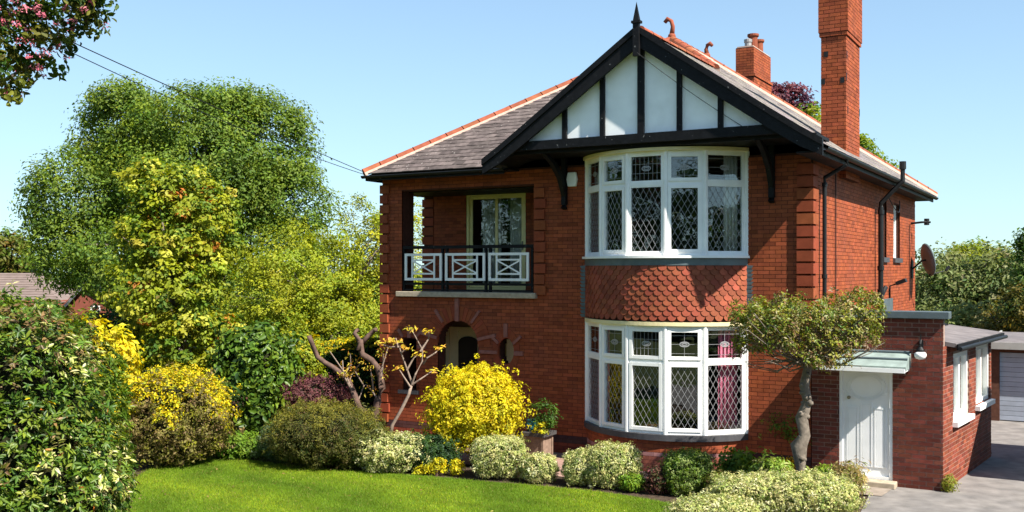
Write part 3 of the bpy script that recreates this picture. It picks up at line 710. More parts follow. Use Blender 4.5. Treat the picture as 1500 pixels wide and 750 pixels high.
for z, x in ((7.50, .02), (7.5, -.36), (8.05, -.30)): m = MB(); m.box(x, x+.08, 2.352, 2.359, z, z+.11); part('iron_strap', m, M_PIPE, c1)
c2 = chimney('chimney_stack', -4.55, -3.98, 10.05, 11.85, 6.8, 10.15, 9.3, [(9.3, 9.38, .03), (9.38, 10.15, -.02)], 'shorter brick chimney with pots behind the ridge')
for y, h, r in ((10.75, .50, .16), (11.35, .45, .15)):
    m = MB(); m.lathe([(r*.95, 10.15), (r*.85, 10.2), (r*.8, 10.15+h-.1), (r*1.05, 10.15+h-.06), (r*1.05, 10.15+h), (r*.8, 10.15+h)], -4.22, y, 14); part('chimney_pot', m, M_TERRA, c2, smooth=False)
m = MB(); m.lathe([(.10, 10.15), (.10, 10.33), (.12, 10.34), (.12, 10.42), (.05, 10.45)], -4.25, 10.35, 12); part('flue_cowl', m, M_STEEL, c2)
m = MB(); m.box(-4.5, -4.03, 10.1, 11.8, 10.15, 10.19); part('flaunching', m, M_POINT, c2)

# ------------------------------------------------------------------ single-storey side extension
EX = 2.21; EU = Vector((2.64-2.21, 3.96, 0)).normalized(); EN = Vector((EU.y, -EU.x, 0)); ELEN = 3.98; EO = Vector((EX, -.03, 0))
OPS_E = [Rect(.50, 1.40, -.1, 2.03)]
EW = part('extension_wall', backing((.02, -.03, 0), UX, NF, EX-.02, 0, 2.92, [Rect(.48, 1.38, -.1, 2.03)], .22), M_EMORTAR, HOUSE)
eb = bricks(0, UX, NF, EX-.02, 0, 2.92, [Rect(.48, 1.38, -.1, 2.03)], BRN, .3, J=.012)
m = MB(); m.box(0, .213, 0, .05, 0, .063); EBR = m.mesh('brick'); EBR.materials.append(M_EBRICK)
rest = MB(); cnt = 0
for (a0, a1, b0, b1, c) in eb:
    if a1-a0 > .21 and cnt < 298:
        o = bpy.data.objects.new('brick', EBR); o.location = (.02+a0, -.03+R_.uniform(-.003, .001), b0); link(o, EW); cnt += 1
    else: rest.obox((.02, -.03, 0), UX, UZ, NF, a0, a1, b0, b1, -.05, R_.uniform(-.001, .003), c)
part('bricks', rest, M_EBRICKA, EW, kind='stuff')
def es(px):                                              # position along the extension's side wall seen at pixel column px
    best = min((abs((lambda q: 750+FPX*(((q.x-CAM.x)*CA+(q.y-CAM.y)*SA)/depth(q.x, q.y)))(EO+EU*(i*.01))-px), i*.01) for i in range(400)); return best[1]
w1 = (es(1396.5), es(1419.5)); w2 = (es(1429.5), es(1450))
OPS_X = [Rect(w1[0], w1[1], 1.10, 2.28), Rect(w2[0], w2[1], 1.18, 2.30)]
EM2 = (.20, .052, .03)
ES = part('extension_side_wall', backing(EO, EU, EN, ELEN, 0, 2.45, OPS_X, .2), M_EMORTAR, HOUSE)
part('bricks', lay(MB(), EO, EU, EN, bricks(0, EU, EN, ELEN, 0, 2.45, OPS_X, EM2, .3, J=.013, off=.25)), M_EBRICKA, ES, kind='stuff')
m = MB(); e_ = EO+EU*ELEN; m.add([(.0, 4.0, 0), (e_.x-.03, 3.93, 0), (e_.x-.03, 3.93, 2.45), (0, 4.0, 2.45)], [(0, 1, 2, 3)]); m.add([(.02, .19, 2.2), (2.0, .19, 2.2), (2.2, .19, 2.2), (2.2, .19, 2.9), (.02, .19, 2.9)], [(0, 1, 2, 3, 4)]); part('extension_back_wall', m, M_EMORTAR, HOUSE)
m = MB(); m.box(.0, .02, .1, 3.9, 0, 2.6); m.box(.02, 2.1, .25, 3.8, .02, .1); m.box(.3, .4, .25, 3.8, .1, 2.4); part('extension_room', m, M_ROOM, HOUSE)
for (w, z0, z1) in ((w1, 1.10, 2.28), (w2, 1.18, 2.30)):
    m = MB(); frame(m, EO, EU, EN, w[0], w[1], z0, z1, .085, -.12, -.03); m.obox(EO, EU, UZ, EN, (w[0]+w[1])/2-.05, (w[0]+w[1])/2+.05, z0+.085, z1-.085, -.11, -.04)
    W_ = part('extension_window', m, M_WHITE, HOUSE)
    m = MB(); m.obox(EO, EU, UZ, EN, w[0]+.07, w[1]-.07, z0+.07, z1-.07, -.09, -.08); part('pane', m, M_GLASS, W_)
    m = MB(); m.obox(EO, EU, UZ, EN, w[0]-.06, w[1]+.06, z0-.09, z0-.003, -.12, .09); part('sill', m, M_WHITE, W_)
    m = MB(); m.obox(EO, EU, UZ, EN, w[0]-.1, w[1]+.1, z0-.1, z1+.1, -.32, -.29); part('blind', m, M_PALEC, W_)
rf = MB(); q0 = EO+EN*.16+EU*.2; q1 = EO+EN*.16+EU*(ELEN+.25)
rp = [Vector((.02, .2, 2.86)), Vector((q0.x, .2, 2.50)), Vector((q1.x, q1.y, 2.50)), Vector((.02, q1.y, 2.86))]
rf.add(rp+[p-UZ*.07 for p in rp], [(0, 1, 2, 3), (7, 6, 5, 4), (0, 4, 5, 1), (1, 5, 6, 2), (2, 6, 7, 3), (3, 7, 4, 0)]); ER = part('extension_roof', rf, M_FELT, HOUSE)
m = MB(); m.obox(Vector((1.35, .25, 2.645)), Vector((.45, 3.5, 0)).normalized(), Vector((.98, -.1, -.19)).normalized(), UZ, 0, 3.6, -.05, .05, -.01, .016); part('felt_lap', m, M_BLACK, ER)
m = MB(); m.obox(EO+EN*.17+UZ*2.39, EU, UZ, EN, .2, ELEN+.24, 0, .1, 0, .03); part('fascia', m, M_BLACK, ER); 
m = MB(); m.tube([EO+EN*.235+EU*.18+UZ*2.415, EO+EN*.235+EU*(ELEN+.22)+UZ*2.415], .035, 10); part('gutter', m, M_PIPE, ER)
m = MB(); m.box(.05, 2.31, -.11, .25, 2.925, 3.045); part('parapet_coping', m, M_LEAD, HOUSE, bevel=.008)
# door, canopy, step
m = MB(); DO = (.02, -.03, 0); frame(m, DO, UX, NF, .48, 1.38, .10, 2.03, .055, -.10, -.012); DR = part('side_door', m, M_DOORW, HOUSE)
m = MB(); m.obox(DO, UX, UZ, NF, .537, 1.323, .115, 1.973, -.085, -.05); part('door_leaf', m, M_DOORW, DR)
m = MB()
for a in (.60, .835, 1.07): frame(m, DO, UX, NF, a, a+.20, .30, 1.34 if a != .835 else 1.42, .022, -.05, -.036); m.obox(DO, UX, UZ, NF, a+.035, a+.165, .335, 1.30 if a != .835 else 1.38, -.05, -.042)
part('door_panels', m, M_DOORW, DR)
m = MB()
for rr, w in ((.33, .022), (.27, .012)):
    pts = [Vector((.93+rr*math.cos(t), 1.70+rr*.72*math.sin(t))) for t in np.linspace(0, 2*math.pi, 33)]
    for p, q in zip(pts, pts[1:]):
        d = (q-p).normalized(); a = Vector((d.x, 0, d.y)); b = Vector((-d.y, 0, d.x)); m.obox(Vector((.02+p.x, -.03, p.y)), a, b, NF, 0, (q-p).length+.004, -w/2, w/2, -.05, -.036)
for sg in (-1, 1): m.obox((.95+sg*.35, -.03, 1.60), Vector((sg, 0, .25)).normalized(), Vector((-.25*sg, 0, 1)).normalized(), NF, -.02, .05, -.012, .012, -.05, -.036)
part('oval_moulding', m, M_DOORW, DR)
m = MB(); m.tube([(.66, -.02, 1.50), (.66, .03, 1.50)], .03, 12); m.tube([(.66, -.06, 1.50), (.66, -.02, 1.50)], .014, 8); part('door_lock', m, mat('brass', (.35, .3, .22), .35, .5, metal=.8), DR)
m = MB(); m.box(.49, .50, -.06, -.042, 1.2, 1.28); part('bell_push', m, M_BLACK, DR)
m = MB(); m.box(.36, 1.48, -.30, -.031, 0, .105); part('door_step', m, M_STONE, HOUSE, bevel=.015)
cp = [(0, -.035, 2.33), (0, -.035, 2.08), (0, -.60, 2.06), (0, -.62, 2.13)]
m = MB(); m.prism([(.12, y, z) for _, y, z in cp], (1.58, 0, 0)); CN = part('door_canopy', m, mat('aged_lead', (.24, .30, .28), .5, .45, metal=.1, var=.25, scale=6), HOUSE)
m = MB(); m.box(.13, 1.69, -.64, -.601, 2.03, 2.10); part('canopy_fascia', m, M_DOORW, CN); m = MB(); m.box(.14, 1.68, -.60, -.04, 2.035, 2.058); part('canopy_soffit', m, M_DOORW, CN)
m = MB(); m.tube([(.13, -.05, 2.335), (1.69, -.05, 2.335)], .03, 8); m.tube([(.13, -.34, 2.24), (1.69, -.34, 2.24)], .022, 8); part('lead_roll', m, M_LEAD, CN)

# ------------------------------------------------------------------ fittings on the walls
t = thing('wall_lamp', 'white globe lamp on a black bracket on the extension wall', 'lamp', (1.86, -.03, 2.30))
m = MB(); m.box(1.84, 1.90, -.06, -.028, 2.38, 2.56); m.tube([(1.87, -.05, 2.53), (1.87, -.14, 2.56), (1.87, -.18, 2.50), (1.87, -.18, 2.42)], .018, 8); m.lathe([(.07, 2.36), (.065, 2.40), (.03, 2.45)], 1.87, -.18, 12); m.tube([(1.87, -.14, 2.56), (1.87, -.14, 2.66)], .01, 6); part('bracket', m, M_PIPE, t)
m = MB(); m.lathe([(.03, 2.235), (.075, 2.25), (.10, 2.30), (.095, 2.34), (.07, 2.365)], 1.87, -.18, 16); part('globe', m, M_BULB, t, smooth=True)
t = thing('alarm_box', 'white burglar alarm box beside the upper bow window', 'alarm', (-4.78, 0, 5.5))
m = MB(); m.prism([(-4.87, -.002, 5.45), (-4.69, -.002, 5.45), (-4.66, -.002, 5.6), (-4.69, -.002, 5.74), (-4.87, -.002, 5.74), (-4.90, -.002, 5.6)], (0, -.07, 0)); part('cover', m, M_WHITE, t, bevel=.015)
t = thing('satellite_dish', 'grey satellite dish on an arm at the rear corner', 'dish', (.0, 11.2, 3.7))
dc = at(1356, 381, depth(.45, 11.6)); m = MB(); seg = 20; vs = [dc]; fs = []; dn_ = Vector((.82, .52, .2)).normalized(); da = dn_.cross(UZ).normalized(); db = da.cross(dn_)
for j, rr in enumerate((.22, .44)):
    for k in range(seg):
        a = 2*math.pi*k/seg; vs.append(dc+da*math.cos(a)*rr*.92+db*math.sin(a)*rr*1.05+dn_*(.05 if j == 0 else .14)*rr)
for k in range(seg): fs += [(0, 1+k, 1+(k+1) % seg), (1+k, 1+seg+k, 1+seg+(k+1) % seg, 1+(k+1) % seg)]
m.add(vs, fs); o = part('reflector', m, mat('dish_grey', (.10, .14, .155), .6, .3), t, smooth=True); sol = o.modifiers.new('s', 'SOLIDIFY'); sol.thickness = .02
m = MB(); m.tube([dc, dc-dn_*.12, Vector((.02, 11.75, dc.z-.25))], .025, 8); m.tube([dc-db*.42, dc-db*.40+dn_*.55], .015, 8); m.tube([dc-db*.40+dn_*.5, dc-db*.30+dn_*.62], .04, 8); m.box(.003, .03, 11.6, 11.9, dc.z-.5, dc.z); part('arm', m, M_PIPE, t)
t = thing('floodlight', 'small black floodlight above the flat roof', 'light', (.03, 8.1, 3.3))
m = MB(); m.tube([(.02, 8.1, 3.0), (.02, 8.1, 3.35), (.2, 8.1, 3.42)], .02, 6); m.obox((.25, 8.1, 3.45), Vector((.9, 0, .35)).normalized(), UY, Vector((-.35, 0, .9)).normalized(), -.08, .16, -.13, .13, -.05, .04); part('head', m, M_PIPE, t)
t = thing('wall_bracket', 'black bracket fitting high on the rear of the side wall', 'bracket', (.03, 11.9, 5.3))
m = MB(); m.tube([(.0, 11.6, 5.05), (.3, 11.6, 5.08), (.5, 11.7, 5.08)], .03, 6); m.tube([(.4, 11.7, 5.0), (.4, 11.7, 5.18)], .07, 8); part('arm', m, M_PIPE, t)
m = MB(); m.box(.02, .06, 6.6, 8.3, 2.75, 3.05); tag(part('lead_apron_strip', m, M_LEAD), 'grey lead flashing strip where the flat roof meets the side wall', 'flashing')

# curtains behind the windows
def curtain(x0, x1, y, z0, z1, mt, label, group=None, ang=0, amp=.035, waves=6):
    m = MB(); n_ = waves*6; vs = []
    for i in range(n_+1):
        q = i/n_; px_ = x0+(x1-x0)*q; py = y+ang*q+amp*math.sin(q*waves*2*math.pi)
        for dy in (0, .008):
            vs += [(px_, py+dy, z0), (px_+R_.uniform(-.004, .004), py+dy, z1)]
    fs = []
    for i in range(n_):
        a_ = i*4; b_ = a_+4; fs += [(a_, b_, b_+1, a_+1), (a_+2, a_+3, b_+3, b_+2), (a_+1, b_+1, b_+3, a_+3), (a_, a_+2, b_+2, b_)]
    m.add(vs, fs); tag(part('curtain', m, mt, smooth=True), label, 'curtain', group)
def facet_curtain(i, q0, q1, z0, z1, mt, label, waves):
    p0, p1 = barc(ANG[i], BR-.22), barc(ANG[i+1], BR-.22); a_, b_ = p0.lerp(p1, q0), p0.lerp(p1, q1)
    curtain(a_.x, b_.x, a_.y, z0, z1, mt, label, ang=b_.y-a_.y, waves=waves)
facet_curtain(4, .45, .97, .75, 2.71, M_PINKC, 'pink curtain at the door side of the lower bow window', 5)
facet_curtain(0, .04, .95, .75, 2.71, M_PINKC, 'pink curtain at the porch side of the lower bow window', 6)
facet_curtain(4, .60, .97, 4.03, 5.95, M_PALEC, 'pale curtain at the right end of the upper bow window', 4)
facet_curtain(0, .04, .80, 4.03, 5.95, M_PALEC, 'pale curtain at the left end of the upper bow window', 5)
curtain(-8.1, -7.6, LB+.3, 3.3, 5.5, M_PALEC, 'pale curtain behind the left pane of the balcony door')
curtain(-7.35, -7.0, LB+.3, 3.3, 5.5, M_PALEC, 'pale curtain behind the right pane of the balcony door')

# ------------------------------------------------------------------ garage, neighbours, cables
t = thing('garage', 'low flat-roofed garage with a blue-grey ribbed door at the end of the drive', 'garage', (3.6, 9.4, 0))
gx0, gx1, gy = 2.22, 5.4, 9.3
m = MB(); m.box(gx0, gx0+.18, gy, gy+.2, 0, 1.88); m.box(gx1-.18, gx1, gy, gy+.2, 0, 1.88); m.box(gx0, gx0+.15, gy+.2, gy+5, 0, 1.88); m.box(gx1-.15, gx1, gy+.2, gy+5, 0, 1.88); m.box(gx0, gx1, gy+5, gy+5.15, 0, 1.88); m.box(gx0+.18, gx1-.18, gy, gy+.2, 1.72, 1.88); part('wall', m, mat('dark_brown_brick', (.10, .045, .03), .8, .2, var=.3, scale=14), t)
for k in range(14):
    m = MB(); z = .03+k*.12; m.box(gx0+.185, gx1-.185, gy+.07, gy+.1, z, z+.112); part('door_slat', m, mat('blue_grey_steel', (.34, .39, .47), .5, .5, var=.1, objrand=.08), t)
m = MB(); m.box(gx0-.12, gx1+.12, gy-.15, gy+5.3, 1.885, 1.93); part('roof', m, M_FELT, t)
m = MB(); m.box(gx0-.14, gx1+.14, gy-.19, gy-.151, 1.80, 1.97); m.box(gx0-.16, gx0-.121, gy-.15, gy+5.3, 1.80, 1.97); part('fascia', m, mat('grey_fascia', (.33, .33, .31), .7, .3), t)
# neighbour's garage beyond the drive, out of frame: its shadow falls over the drive
t = thing('neighbour_garage', 'brick garage of the next house on the far side of the drive, out of frame', 'garage', (6.8, 3.1, 0))
m = MB(); m.box(5.0, 9, 1.15, 4.9, 0, 2.75); part('wall', m, M_MORTAR, t)
m = MB(); m.prism([(4.85, 1.0, 2.70), (4.85, 5.05, 2.70), (4.85, 3.05, 4.1)], (4.3, 0, 0)); part('roof', m, M_FELT, t)
def far_house(name, label, pts_roof, wall, dep, win=None):
    t = thing(name, label, 'house', at((wall[0]+wall[2])/2, 400, dep).to_tuple()[:2]+(0,))
    back = Vector((-SA, CA, 0))*7
    m = MB(); a, b = at(wall[0], wall[1], dep), at(wall[2], wall[1], dep); m.prism([(a.x, a.y, 0), (b.x, b.y, 0), (b.x, b.y, a.z), (a.x, a.y, a.z)], back); part('wall', m, mat('far_brick', (.26, .085, .055), .8, .2, var=.2, scale=2), t)
    return t, back
t, back = far_house('tiled_house', 'distant house with a grey-brown hipped roof behind the hedge', None, (-30, 440, 88), 62)
e0, e1, r0, r1 = at(-40, 443, 62), at(90, 443, 62), at(-10, 400, 66), at(48, 400, 66)
eb0, eb1 = e0+back*1.3, e1+back*1.3
m = MB(); 
for k in range(12):                                                             # tile courses, each a stepped strip
    a, b = k/12, (k+1)/12; l0, l1 = e0.lerp(r0, a), e1.lerp(r1, a); h0, h1 = e0.lerp(r0, b), e1.lerp(r1, b); up = UZ*.06
    m.add([l0+up, l1+up, h1, h0, l0-up, l1-up], [(0, 1, 2, 3), (4, 5, 1, 0)])
m.add([e1, eb1, r1], [(0, 1, 2)]); m.add([e0, r0, r1, eb1, eb0], [(0, 1, 2, 3, 4)]); part('roof', m, mat('far_roof', (.17, .13, .115), .9, .1, var=.2, scale=2), t)
t = thing('gabled_house', 'distant red brick gable end beyond the yellow-green shrubs', 'house', at(130, 470, 55).to_tuple()[:2]+(0,))
a, b, ap = at(92, 446, 55), at(190, 446, 55), at(126, 412, 55); back = (at(190, 440, 62)-at(126, 440, 55)); back.z = 0
m = MB(); m.prism([(a.x, a.y, 0), (b.x, b.y, 0), (b.x, b.y, b.z), (ap.x, ap.y, ap.z), (a.x, a.y, a.z)], back); part('wall', m, mat('far_red_brick', (.2, .06, .04), .8, .2, var=.2, scale=3), t)
o_ = (CAM-a); o_.z = 0; o_.normalize(); m = MB(); q = o_*.35
for p0, p1 in ((a-UZ*.15-(ap-a)*.08, ap), (ap, b-UZ*.15+(b-ap)*.08)): m.add([p0+q+UZ*.05, p1+q+UZ*.05, p1+UZ*.05+back, p0+UZ*.05+back, p0+q-UZ*.16, p1+q-UZ*.16], [(0, 1, 2, 3), (4, 5, 1, 0)])
part('roof', m, mat('far_roof_grey', (.16, .16, .17), .9, .1), t)
p = at(140, 452, 54.8); m = MB(); ux = Vector((CA, SA, 0)); frame(m, p, ux, -Vector((-SA, CA, 0)), -.25, .25, -.15, .15, .06, 0, .06); W_ = part('window', m, M_WHITE, t); m = MB(); m.obox(p, ux, UZ, -Vector((-SA, CA, 0)), -.2, .2, -.1, .1, 0, .02); part('pane', m, M_GLASS, W_)
def cable(p, q, sag, r, label, name='overhead_cable'):
    pts = [p.lerp(q, k/16)-UZ*(sag*4*(k/16)*(1-k/16)) for k in range(17)]
    m = MB(); m.tube(pts, r, 5); tag(part(name, m, M_PIPE), label, 'cable')
hp = Vector((XL+.02, YF, 5.93))
cable(hp, at(20, 22, 13), .03, .008, 'upper overhead cable from the eaves corner up to the left')
cable(hp-UZ*.05, at(20, 36, 13), .12, .007, 'lower overhead cable from the eaves corner up to the left')
cable(Vector((GX+.03, GY-.14, GR-.45)), Vector((-.72, -1.0, 6.13)), .05, .006, 'thin phone cable slanting across the white gable panels', 'phone_cable')

# ------------------------------------------------------------------ foliage builders
def unit(a): return a/np.maximum(1e-9, np.linalg.norm(a, axis=1, keepdims=True))
def leaf_mesh(name, pos, nrm, size, col, tdir=None, asp=.5, fold=.12, detail=False, droop=0.0):
    """one small folded blade for each leaf; col is per leaf"""
    n = len(pos); nrm = unit(nrm); rv = NR.normal(size=(n, 3)) if tdir is None else tdir; rv = rv-np.array([0, 0, droop])
    t = unit(rv-nrm*np.sum(rv*nrm, axis=1, keepdims=True)); b = np.cross(nrm, t); s = size[:, None]
    if detail:
        P = [pos-t*s*.5, pos-t*s*.15+b*s*asp*.48+nrm*s*fold, pos+t*s*.2+b*s*asp*.40+nrm*s*fold*.8, pos+t*s*.55-nrm*s*fold*.4, pos+t*s*.2-b*s*asp*.40+nrm*s*fold*.8, pos-t*s*.15-b*s*asp*.48+nrm*s*fold, pos+t*s*.05]
        tri = np.array([(0, 6, 1), (1, 6, 2), (2, 6, 3), (3, 6, 4), (4, 6, 5), (5, 6, 0)]); k = 7
    else:
        P = [pos-t*s*.5, pos+b*s*asp*.5+nrm*s*fold, pos+t*s*.5, pos-b*s*asp*.5+nrm*s*fold]
        tri = np.array([(0, 2, 1), (0, 3, 2)]); k = 4
    V = np.stack(P, 1).reshape(-1, 3); F = (tri[None]+np.arange(n)[:, None, None]*k).reshape(-1, 3)
    me = bpy.data.meshes.new(name); me.vertices.add(len(V)); me.vertices.foreach_set('co', V.astype(np.float32).ravel())
    me.loops.add(F.size); me.loops.foreach_set('vertex_index', F.astype(np.int32).ravel())
    me.polygons.add(len(F)); me.polygons.foreach_set('loop_start', np.arange(0, F.size, 3, dtype=np.int32))
    ca = me.color_attributes.new('col', 'FLOAT_COLOR', 'POINT'); c4 = np.ones((len(V), 4), np.float32); c4[:, :3] = np.repeat(np.clip(col, .003, .9), k, 0); ca.data.foreach_set('color', c4.ravel())
    me.update(); me.validate(); return me
def pick(pal, n, j=.2):
    c = np.array([p[0] for p in pal]); w = np.array([p[1] for p in pal], float); i = NR.choice(len(pal), n, p=w/w.sum())
    return c[i]*(1+NR.uniform(-j, j, (n, 1)))*(1+NR.uniform(-j*.35, j*.35, (n, 3)))
def lumps(d, amp, rng=None, k=7, f=3.5):
    r = rng or NR; s = np.zeros(len(d))
    for i in range(k): s += np.sin(d@(r.normal(size=3)*f)+r.uniform(0, 6.28))
    return 1+amp*s/math.sqrt(k)
def clump_crown(ells, n_clumps, per, cr, pal, size, shell=.55, flat=.75, mix=.7, up=.5, jit_=.22):
    """leaves gathered in clumps through a set of ellipsoids [(centre, (rx,ry,rz))]; a whole clump shares its tone"""
    vol = np.array([e[1][0]*e[1][1]*e[1][2] for e in ells])**.67; which = NR.choice(len(ells), n_clumps, p=vol/vol.sum())
    C = np.array([tuple(e[0]) for e in ells])[which]; R = np.array([e[1] for e in ells])[which]
    d = unit(NR.normal(size=(n_clumps, 3))); r = shell+(1-shell)*NR.random((n_clumps, 1))**.6
    cc = C+d*R*r; tone = pick(pal, n_clumps, jit_)
    ball = unit(NR.normal(size=(n_clumps*per, 3)))*NR.random((n_clumps*per, 1))**.45*1.5
    pos = np.repeat(cc, per, 0)+ball*np.array([1, 1, flat])*np.repeat(cr*NR.uniform(.6, 1.3, (n_clumps, 1)), per, 0)
    out = unit(pos-np.repeat(C, per, 0)); loc = unit(pos-np.repeat(cc, per, 0))
    nrm = out*.5+loc*.5+np.array([0, 0, up])+NR.normal(size=pos.shape)*.45
    col = np.repeat(tone, per, 0)*mix+pick(pal, len(pos), jit_)*(1-mix); sz = size*NR.uniform(.6, 1.25, len(pos))
    return pos, nrm, sz, col, cc
def keep(arr, mask): return tuple(a[mask] for a in arr)
def foliage(name, data, parent, mt=None, **kw):
    return part(name, leaf_mesh(name, *data, **kw), mt or M_LEAF, parent)
def limbs(base, tops, r0, mt, parent, trunk_top=None, name='trunk', wob=.06, seg=7):
    base = Vector(base); tt = Vector(trunk_top) if trunk_top is not None else base+UZ*1.5; m = MB(); n = 6; h = (tt-base).length
    pts = [base.lerp(tt, i/n)+Vector((R_.uniform(-1, 1), R_.uniform(-1, 1), 0))*wob*h*.15 for i in range(n+1)]; m.tube(pts, [r0*(1.25 if i == 0 else 1)*(1-.35*i/n) for i in range(n+1)], seg+3)
    tr = part(name, m, mt, parent, smooth=True)
    mm = MB()
    for t in tops:
        t = Vector(t); st = pts[-1].lerp(pts[n//2], R_.random()); mid = st.lerp(t, .5)+Vector((R_.uniform(-1, 1), R_.uniform(-1, 1), R_.uniform(.1, 1)))*(t-st).length*.14
        pp = [st, st.lerp(mid, .5)+(mid-st)*.02, mid, mid.lerp(t, .5), t]; mm.tube(pp, [r0*.42, r0*.34, r0*.24, r0*.14, r0*.05], 6)
    if mm.v: part('limbs', mm, mt, parent, smooth=True)
    return tr
def E_(x, y, dep, rx, rz, ry=None):                      # ellipsoid given as it appears: centre pixel, distance, radii in pixels
    k = dep/FPX; return (at(x, y, dep), (rx*k, (ry or rx)*k, rz*k))
G1, G2, G3, G4 = (.020, .050, .011), (.042, .095, .012), (.085, .155, .014), (.16, .225, .017)
YG, YL, GO, OR = (.26, .28, .012), (.60, .52, .012), (.60, .44, .010), (.48, .15, .025)
CR, BRW, PU, OL = (.55, .51, .22), (.14, .09, .04), (.15, .042, .052), (.105, .105, .016)
def tree(name, label, ells, n, per, cr, pal, size, base, r0=.2, mt=None, bark=None, nl=14, ttop=None, group=None, shell=.5, mask=None, cat='tree', **kw):
    t = thing(name, label, cat, base, group); data = clump_crown(ells, n, per, cr, pal, size, shell, **{k: v for k, v in kw.items() if k in ('flat', 'mix', 'up', 'jit_')}); cc = data[4]; data = data[:4]
    if mask is not None: data = keep(data, mask(data[0]))
    foliage('crown', data, t, mt, **{k: v for k, v in kw.items() if k in ('asp', 'fold', 'detail', 'droop')})
    idx = NR.choice(len(cc), min(nl, len(cc)), replace=False)
    limbs(base, [cc[i] for i in idx], r0, bark or M_BARK, t, ttop or (base[0], base[1], ells[0][0].z*.55))
    return t
FW_ = Vector((-SA, CA, 0))
def bush(name, label, x0, x1, ytop, ybase, pal, size, n, pw=2.6, depth_k=.8, amp=.10, rough=.06, mt=None, cat='shrub', group=None, core=True, lift=0, up=.35, asp=.5, detail=False, stems=True, spikes=0, f=3.5, toppal=None):
    d = CAM.z*FPX/(ybase-HOR); rx = (x1-x0)*d/FPX/2; ry = rx*depth_k; d2 = d+ry*.5; rx *= d2/d; h = (ybase-ytop)*d/FPX
    c = onZ((x0+x1)/2, ybase)+FW_*ry*.75; h0 = lift*h; rz = (h-h0)/2; cz = h0+rz
    t = thing(name, label, cat, (c.x, c.y, 0), group); M = np.array([[CA, SA, 0], [-SA, CA, 0], [0, 0, 1.0]]); seed = len(label)*37+n
    n = int(n*(1.9 if core else 1.3)); size = size*1.12; k = pw; rad = np.array([rx, ry, rz])*.93; per = 11; ns = n//per
    def shape(dv):                                        # lumpy outline at three scales, the same for leaves and inner mass
        st = np.random.default_rng(seed); return (np.abs(dv)**k).sum(1)**(-1/k)*lumps(dv, amp, st, f=f)*lumps(dv, amp*.9, st, f=f*2.6)*lumps(dv, amp*.35, st, f=f*6)
    dirs = unit(NR.normal(size=(ns, 3))); dp = 1-np.abs(NR.normal(0, rough, ns)); hi = NR.random(ns) < .12; dp = np.where(hi, 1+NR.random(ns)*rough*1.8, dp); dp = np.where(NR.random(ns) < .38, NR.uniform(.74, .97, ns), dp); dp = np.where(NR.random(ns) < .035, NR.uniform(1.04, 1.20, ns), dp)
    q0 = (dirs*(shape(dirs)*dp)[:, None]*rad)@M+np.array([c.x, c.y, cz]); n0 = unit(unit(dirs/rad)@M+NR.normal(size=(ns, 3))*.35+np.array([0, 0, up]))
    q = np.repeat(q0, per, 0); nn = np.repeat(n0, per, 0); n = len(q); rv = NR.normal(size=(n, 3)); rv = unit(rv-nn*np.sum(rv*nn, axis=1, keepdims=True))
    rr_ = NR.uniform(.2, 1.5, (n, 1))*size; pos = q+rv*rr_+nn*NR.uniform(-.8, .7, (n, 1))*size
    nrm = nn+rv*.55+NR.normal(size=(n, 3))*.35; tdir = rv+nn*.35+NR.normal(size=(n, 3))*.3
    m_ = pos[:, 2] > .02; col = np.repeat(pick(pal, ns), per, 0)*.55+pick(pal, n)*.45
    if toppal is not None:
        qq = np.repeat(NR.random(ns) < np.clip((dirs[:, 2]-.05+.35*np.sin(dirs[:, 0]*7+seed))*1.5, 0, .92), per); col[qq] = pick(toppal, int(qq.sum()))
    foliage('foliage', keep((pos, nrm, size*np.repeat(NR.uniform(.65, 1.3, ns), per)*NR.uniform(.6, 1.3, n), col, tdir), m_), t, mt, asp=asp, detail=detail)
    if core:
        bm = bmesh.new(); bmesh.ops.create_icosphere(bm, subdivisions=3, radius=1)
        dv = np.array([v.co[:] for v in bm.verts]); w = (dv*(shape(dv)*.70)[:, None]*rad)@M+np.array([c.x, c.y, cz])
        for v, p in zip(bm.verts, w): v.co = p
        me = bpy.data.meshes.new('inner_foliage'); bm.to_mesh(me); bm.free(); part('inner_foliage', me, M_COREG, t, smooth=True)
    if stems:
        m = MB()
        for i in range(4):
            a = R_.uniform(0, 6.28); m.tube([(c.x+.1*rx*math.cos(a), c.y+.1*rx*math.sin(a), -.02), (c.x+.3*rx*math.cos(a), c.y+.3*rx*math.sin(a), cz)], [.022, .012], 6)
        part('stem', m, M_BARKR, t)
    return t

# ------------------------------------------------------------------ lawn blades
def in_poly(px, py, poly):
    inside = np.zeros(len(px), bool); j = len(poly)-1
    for i in range(len(poly)):
        xi, yi = poly[i]; xj, yj = poly[j]; c = ((yi > py) != (yj > py)) & (px < (xj-xi)*(py-yi)/(yj-yi+1e-12)+xi); inside ^= c; j = i
    return inside
n = 380000; gx = NR.uniform(-11.5, -.2, n); gy_ = NR.uniform(-10.2, -2.9, n); k = in_poly(gx+NR.normal(0, .045, n), gy_+NR.normal(0, .045, n), LAWN); gx, gy_ = gx[k], gy_[k]; n = len(gx)
h = NR.uniform(.022, .05, n); a = NR.uniform(0, 6.283, n); ln = NR.normal(size=(n, 2))*.014; w = .0045
V = np.stack([np.stack([gx-np.cos(a)*w, gy_-np.sin(a)*w, np.full(n, .008)], 1), np.stack([gx+np.cos(a)*w, gy_+np.sin(a)*w, np.full(n, .008)], 1), np.stack([gx+ln[:, 0], gy_+ln[:, 1], h], 1)], 1).reshape(-1, 3)
me = bpy.data.meshes.new('grass'); me.vertices.add(len(V)); me.vertices.foreach_set('co', V.astype(np.float32).ravel()); me.loops.add(3*n); me.loops.foreach_set('vertex_index', np.arange(3*n, dtype=np.int32)); me.polygons.add(n); me.polygons.foreach_set('loop_start', np.arange(0, 3*n, 3, dtype=np.int32))
